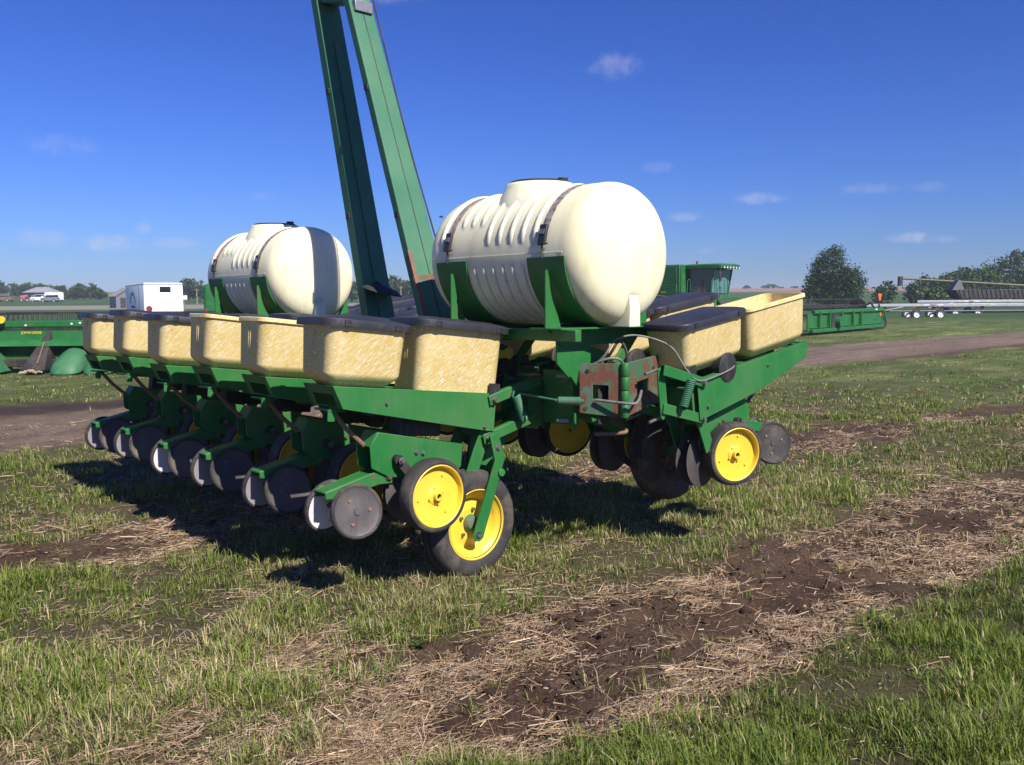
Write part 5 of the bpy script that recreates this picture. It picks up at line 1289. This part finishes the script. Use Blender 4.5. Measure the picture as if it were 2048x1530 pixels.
# ---- farmyard on the left skyline
x_, y_ = gx(92, 205), 205.0; z_ = tz(x_, y_)
fh = thing('farmhouse', 'low grey farmhouse with hipped roof below the windbreak trees', 'house', (x_, y_, z_ - 0.1), R(8))
part(fh, 'wall', 'siding', lambda m: m.box((0, 0, 0.95), (6.2, 4.5, 2.1)))
part(fh, 'roof', 'roof', lambda m: m.loft([[(-3.6, -2.7, 1.95), (3.6, -2.7, 1.95), (3.6, 2.7, 1.95), (-3.6, 2.7, 1.95)], [(-1.3, -0.2, 3.25), (1.3, -0.2, 3.25), (1.3, 0.2, 3.25), (-1.3, 0.2, 3.25)]], smooth=False))
part(fh, 'garage_door', 'roof', lambda m: m.box((0.1, -2.27, 0.9), (2.4, 0.06, 1.7)))
part(fh, 'window', 'glass', lambda m: m.box((-2.1, -2.27, 1.2), (0.9, 0.06, 0.8)))
def car(name, u, v, d, L, H, mat, label, rz, van=False):
    x = gx(u, d); z = tz(x, d); c = thing(name, label, 'vehicle', (x, d, z), rz, 'vehicles parked by the farmhouse')
    part(c, 'body', mat, lambda m: m.loft([rrect(-L / 2, L / 2, -0.85, 0.85, q, 0.2) for q in (0.35, 0.5, 0.95 if not van else H - 0.2)] + [rrect(-L / 2 + 0.1, L / 2 - 0.1, -0.75, 0.75, 1.02 if not van else H, 0.2)]))
    if not van:
        part(c, 'cabin', 'glass', lambda m: m.loft([rrect(-0.9, 0.9, -0.75, 0.75, 1.0, 0.15), rrect(-0.6, 0.65, -0.65, 0.65, H - 0.05, 0.15)])); part(c, 'roof', mat, lambda m: m.box((0.02, 0, H), (1.25, 1.2, 0.06)), 0.02)
    else: part(c, 'window', 'glass', lambda m: m.box((L * 0.28, -0.87, H * 0.6), (L * 0.25, 0.05, 0.5)))
    for sx in (-1, 1):
        for sy in (-1, 1): wheel(c, (sx * L * 0.33, sy * 0.78, 0.34), 0.34, 0.22, 'silver')
car('pickup_truck', 86, 596, 192, 3.6, 1.55, 'car_white', 'white pickup parked in front of the farmhouse', R(5))
car('camper_van', 114, 596, 194, 3.6, 2.0, 'car_white', 'white camper van right of the farmhouse door', R(-4), True)
car('parked_car', 106, 598, 188, 3.4, 1.5, 'car_silver', 'silver car in front of the white camper van', R(3))
car('farm_wagon', 54, 596, 196, 1.7, 1.3, 'red', 'red wagon left of the farmhouse', R(30), True)
car('pickup_truck', 14, 597, 192, 3.8, 1.3, 'rust', 'dull brown pickup near the left edge of the farmyard', R(0))

# ---- a bird in flight
bd = thing('bird', 'small dark bird flying left of the near tank', 'bird', (gx(886, 30), 30.0, gz(436, 30)), R(20))
part(bd, 'body', 'black', lambda m: m.lathe([(1e-4, -0.09), (0.018, -0.06), (0.026, 0.0), (0.018, 0.06), (1e-4, 0.10)], (0, 0, 0), (1, 0, -0.1), 10))
for s in (-1, 1): part(bd, 'wing', 'black', lambda m: m.loft([[(-0.03, s * 0.015, 0.01), (0.04, s * 0.015, 0.01), (0.04, s * 0.015, 0.016), (-0.03, s * 0.015, 0.016)], [(-0.02, s * 0.08, 0.035), (0.03, s * 0.08, 0.035), (0.03, s * 0.08, 0.04), (-0.02, s * 0.08, 0.04)], [(-0.03, s * 0.16, 0.01), (-0.01, s * 0.16, 0.01), (-0.01, s * 0.16, 0.013), (-0.03, s * 0.16, 0.013)]], smooth=False))

# ---- broad-leaved weeds in the foreground
def weed(u, v, n, size, label):
    dd = CAM_H * 1738 / (v - 600); x = gx(u, dd); z = tz(x, dd)
    w = thing('weed', label, 'weed', (x, dd, z), random.random() * 6, 'broad-leaved weeds')
    for k in range(n):
        a = 2.399 * k; L = size * (0.7 + 0.5 * random.random()); e = R(25 + 40 * random.random()); secs = []
        for t, wd in ((0, 0.06), (0.3, 0.22), (0.6, 0.26), (0.85, 0.15), (1.0, 0.02)):
            r_ = L * t; zz = r_ * math.sin(e) * (1 - 0.45 * t); rr = r_ * math.cos(e)
            secs.append([(rr * math.cos(a) - s * wd * L * math.sin(a) * 0.6, rr * math.sin(a) + s * wd * L * math.cos(a) * 0.6, zz + abs(s) * 0.05 * L + 0.002) for s in (-1, 0, 1)])
        V = [p for s_ in secs for p in s_]; F = []
        for i in range(4):
            for j in range(2): F += [i * 3 + j, i * 3 + j + 1, (i + 1) * 3 + j + 1, (i + 1) * 3 + j]
        make_mesh('leaf', np.array(V), np.array(F), 4, 'leaf', np.tile(np.array([0.05, 0.11, 0.018]) * (0.8 + 0.4 * random.random()), (len(V), 1)), w)
weed(516, 1292, 6, 0.06, 'broad-leaved weed with one upright leaf in the left foreground')
weed(662, 1372, 9, 0.06, 'leafy weed in the grass at the edge of the bare track')
weed(830, 1310, 9, 0.055, 'spreading weed below the near transport wheel')
weed(1085, 1070, 7, 0.06, 'small weed at the edge of the shade right of the near wheel')
weed(620, 1105, 7, 0.07, 'weed standing in the shadow under the closing wheels')

# ---- the air between the yard and the far fields
mb = MB(); mb.box((0, 350, 8.5), (1500, 1500, 19.0))
hz = mb.build('haze', ['white']); hz.data.materials.clear()
hm = bpy.data.materials.new('thin_haze'); hm.use_nodes = True; hn = hm.node_tree; hn.nodes.clear()
ho = hn.nodes.new('ShaderNodeOutputMaterial'); hv = hn.nodes.new('ShaderNodeVolumePrincipled')
hv.inputs['Color'].default_value = (0.80, 0.88, 1.0, 1); hv.inputs['Density'].default_value = 0.00055
hn.links.new(hv.outputs[0], ho.inputs['Volume']); hz.data.materials.append(hm); hz['kind'] = 'stuff'; hz['label'] = 'thin blue haze over the far fields'
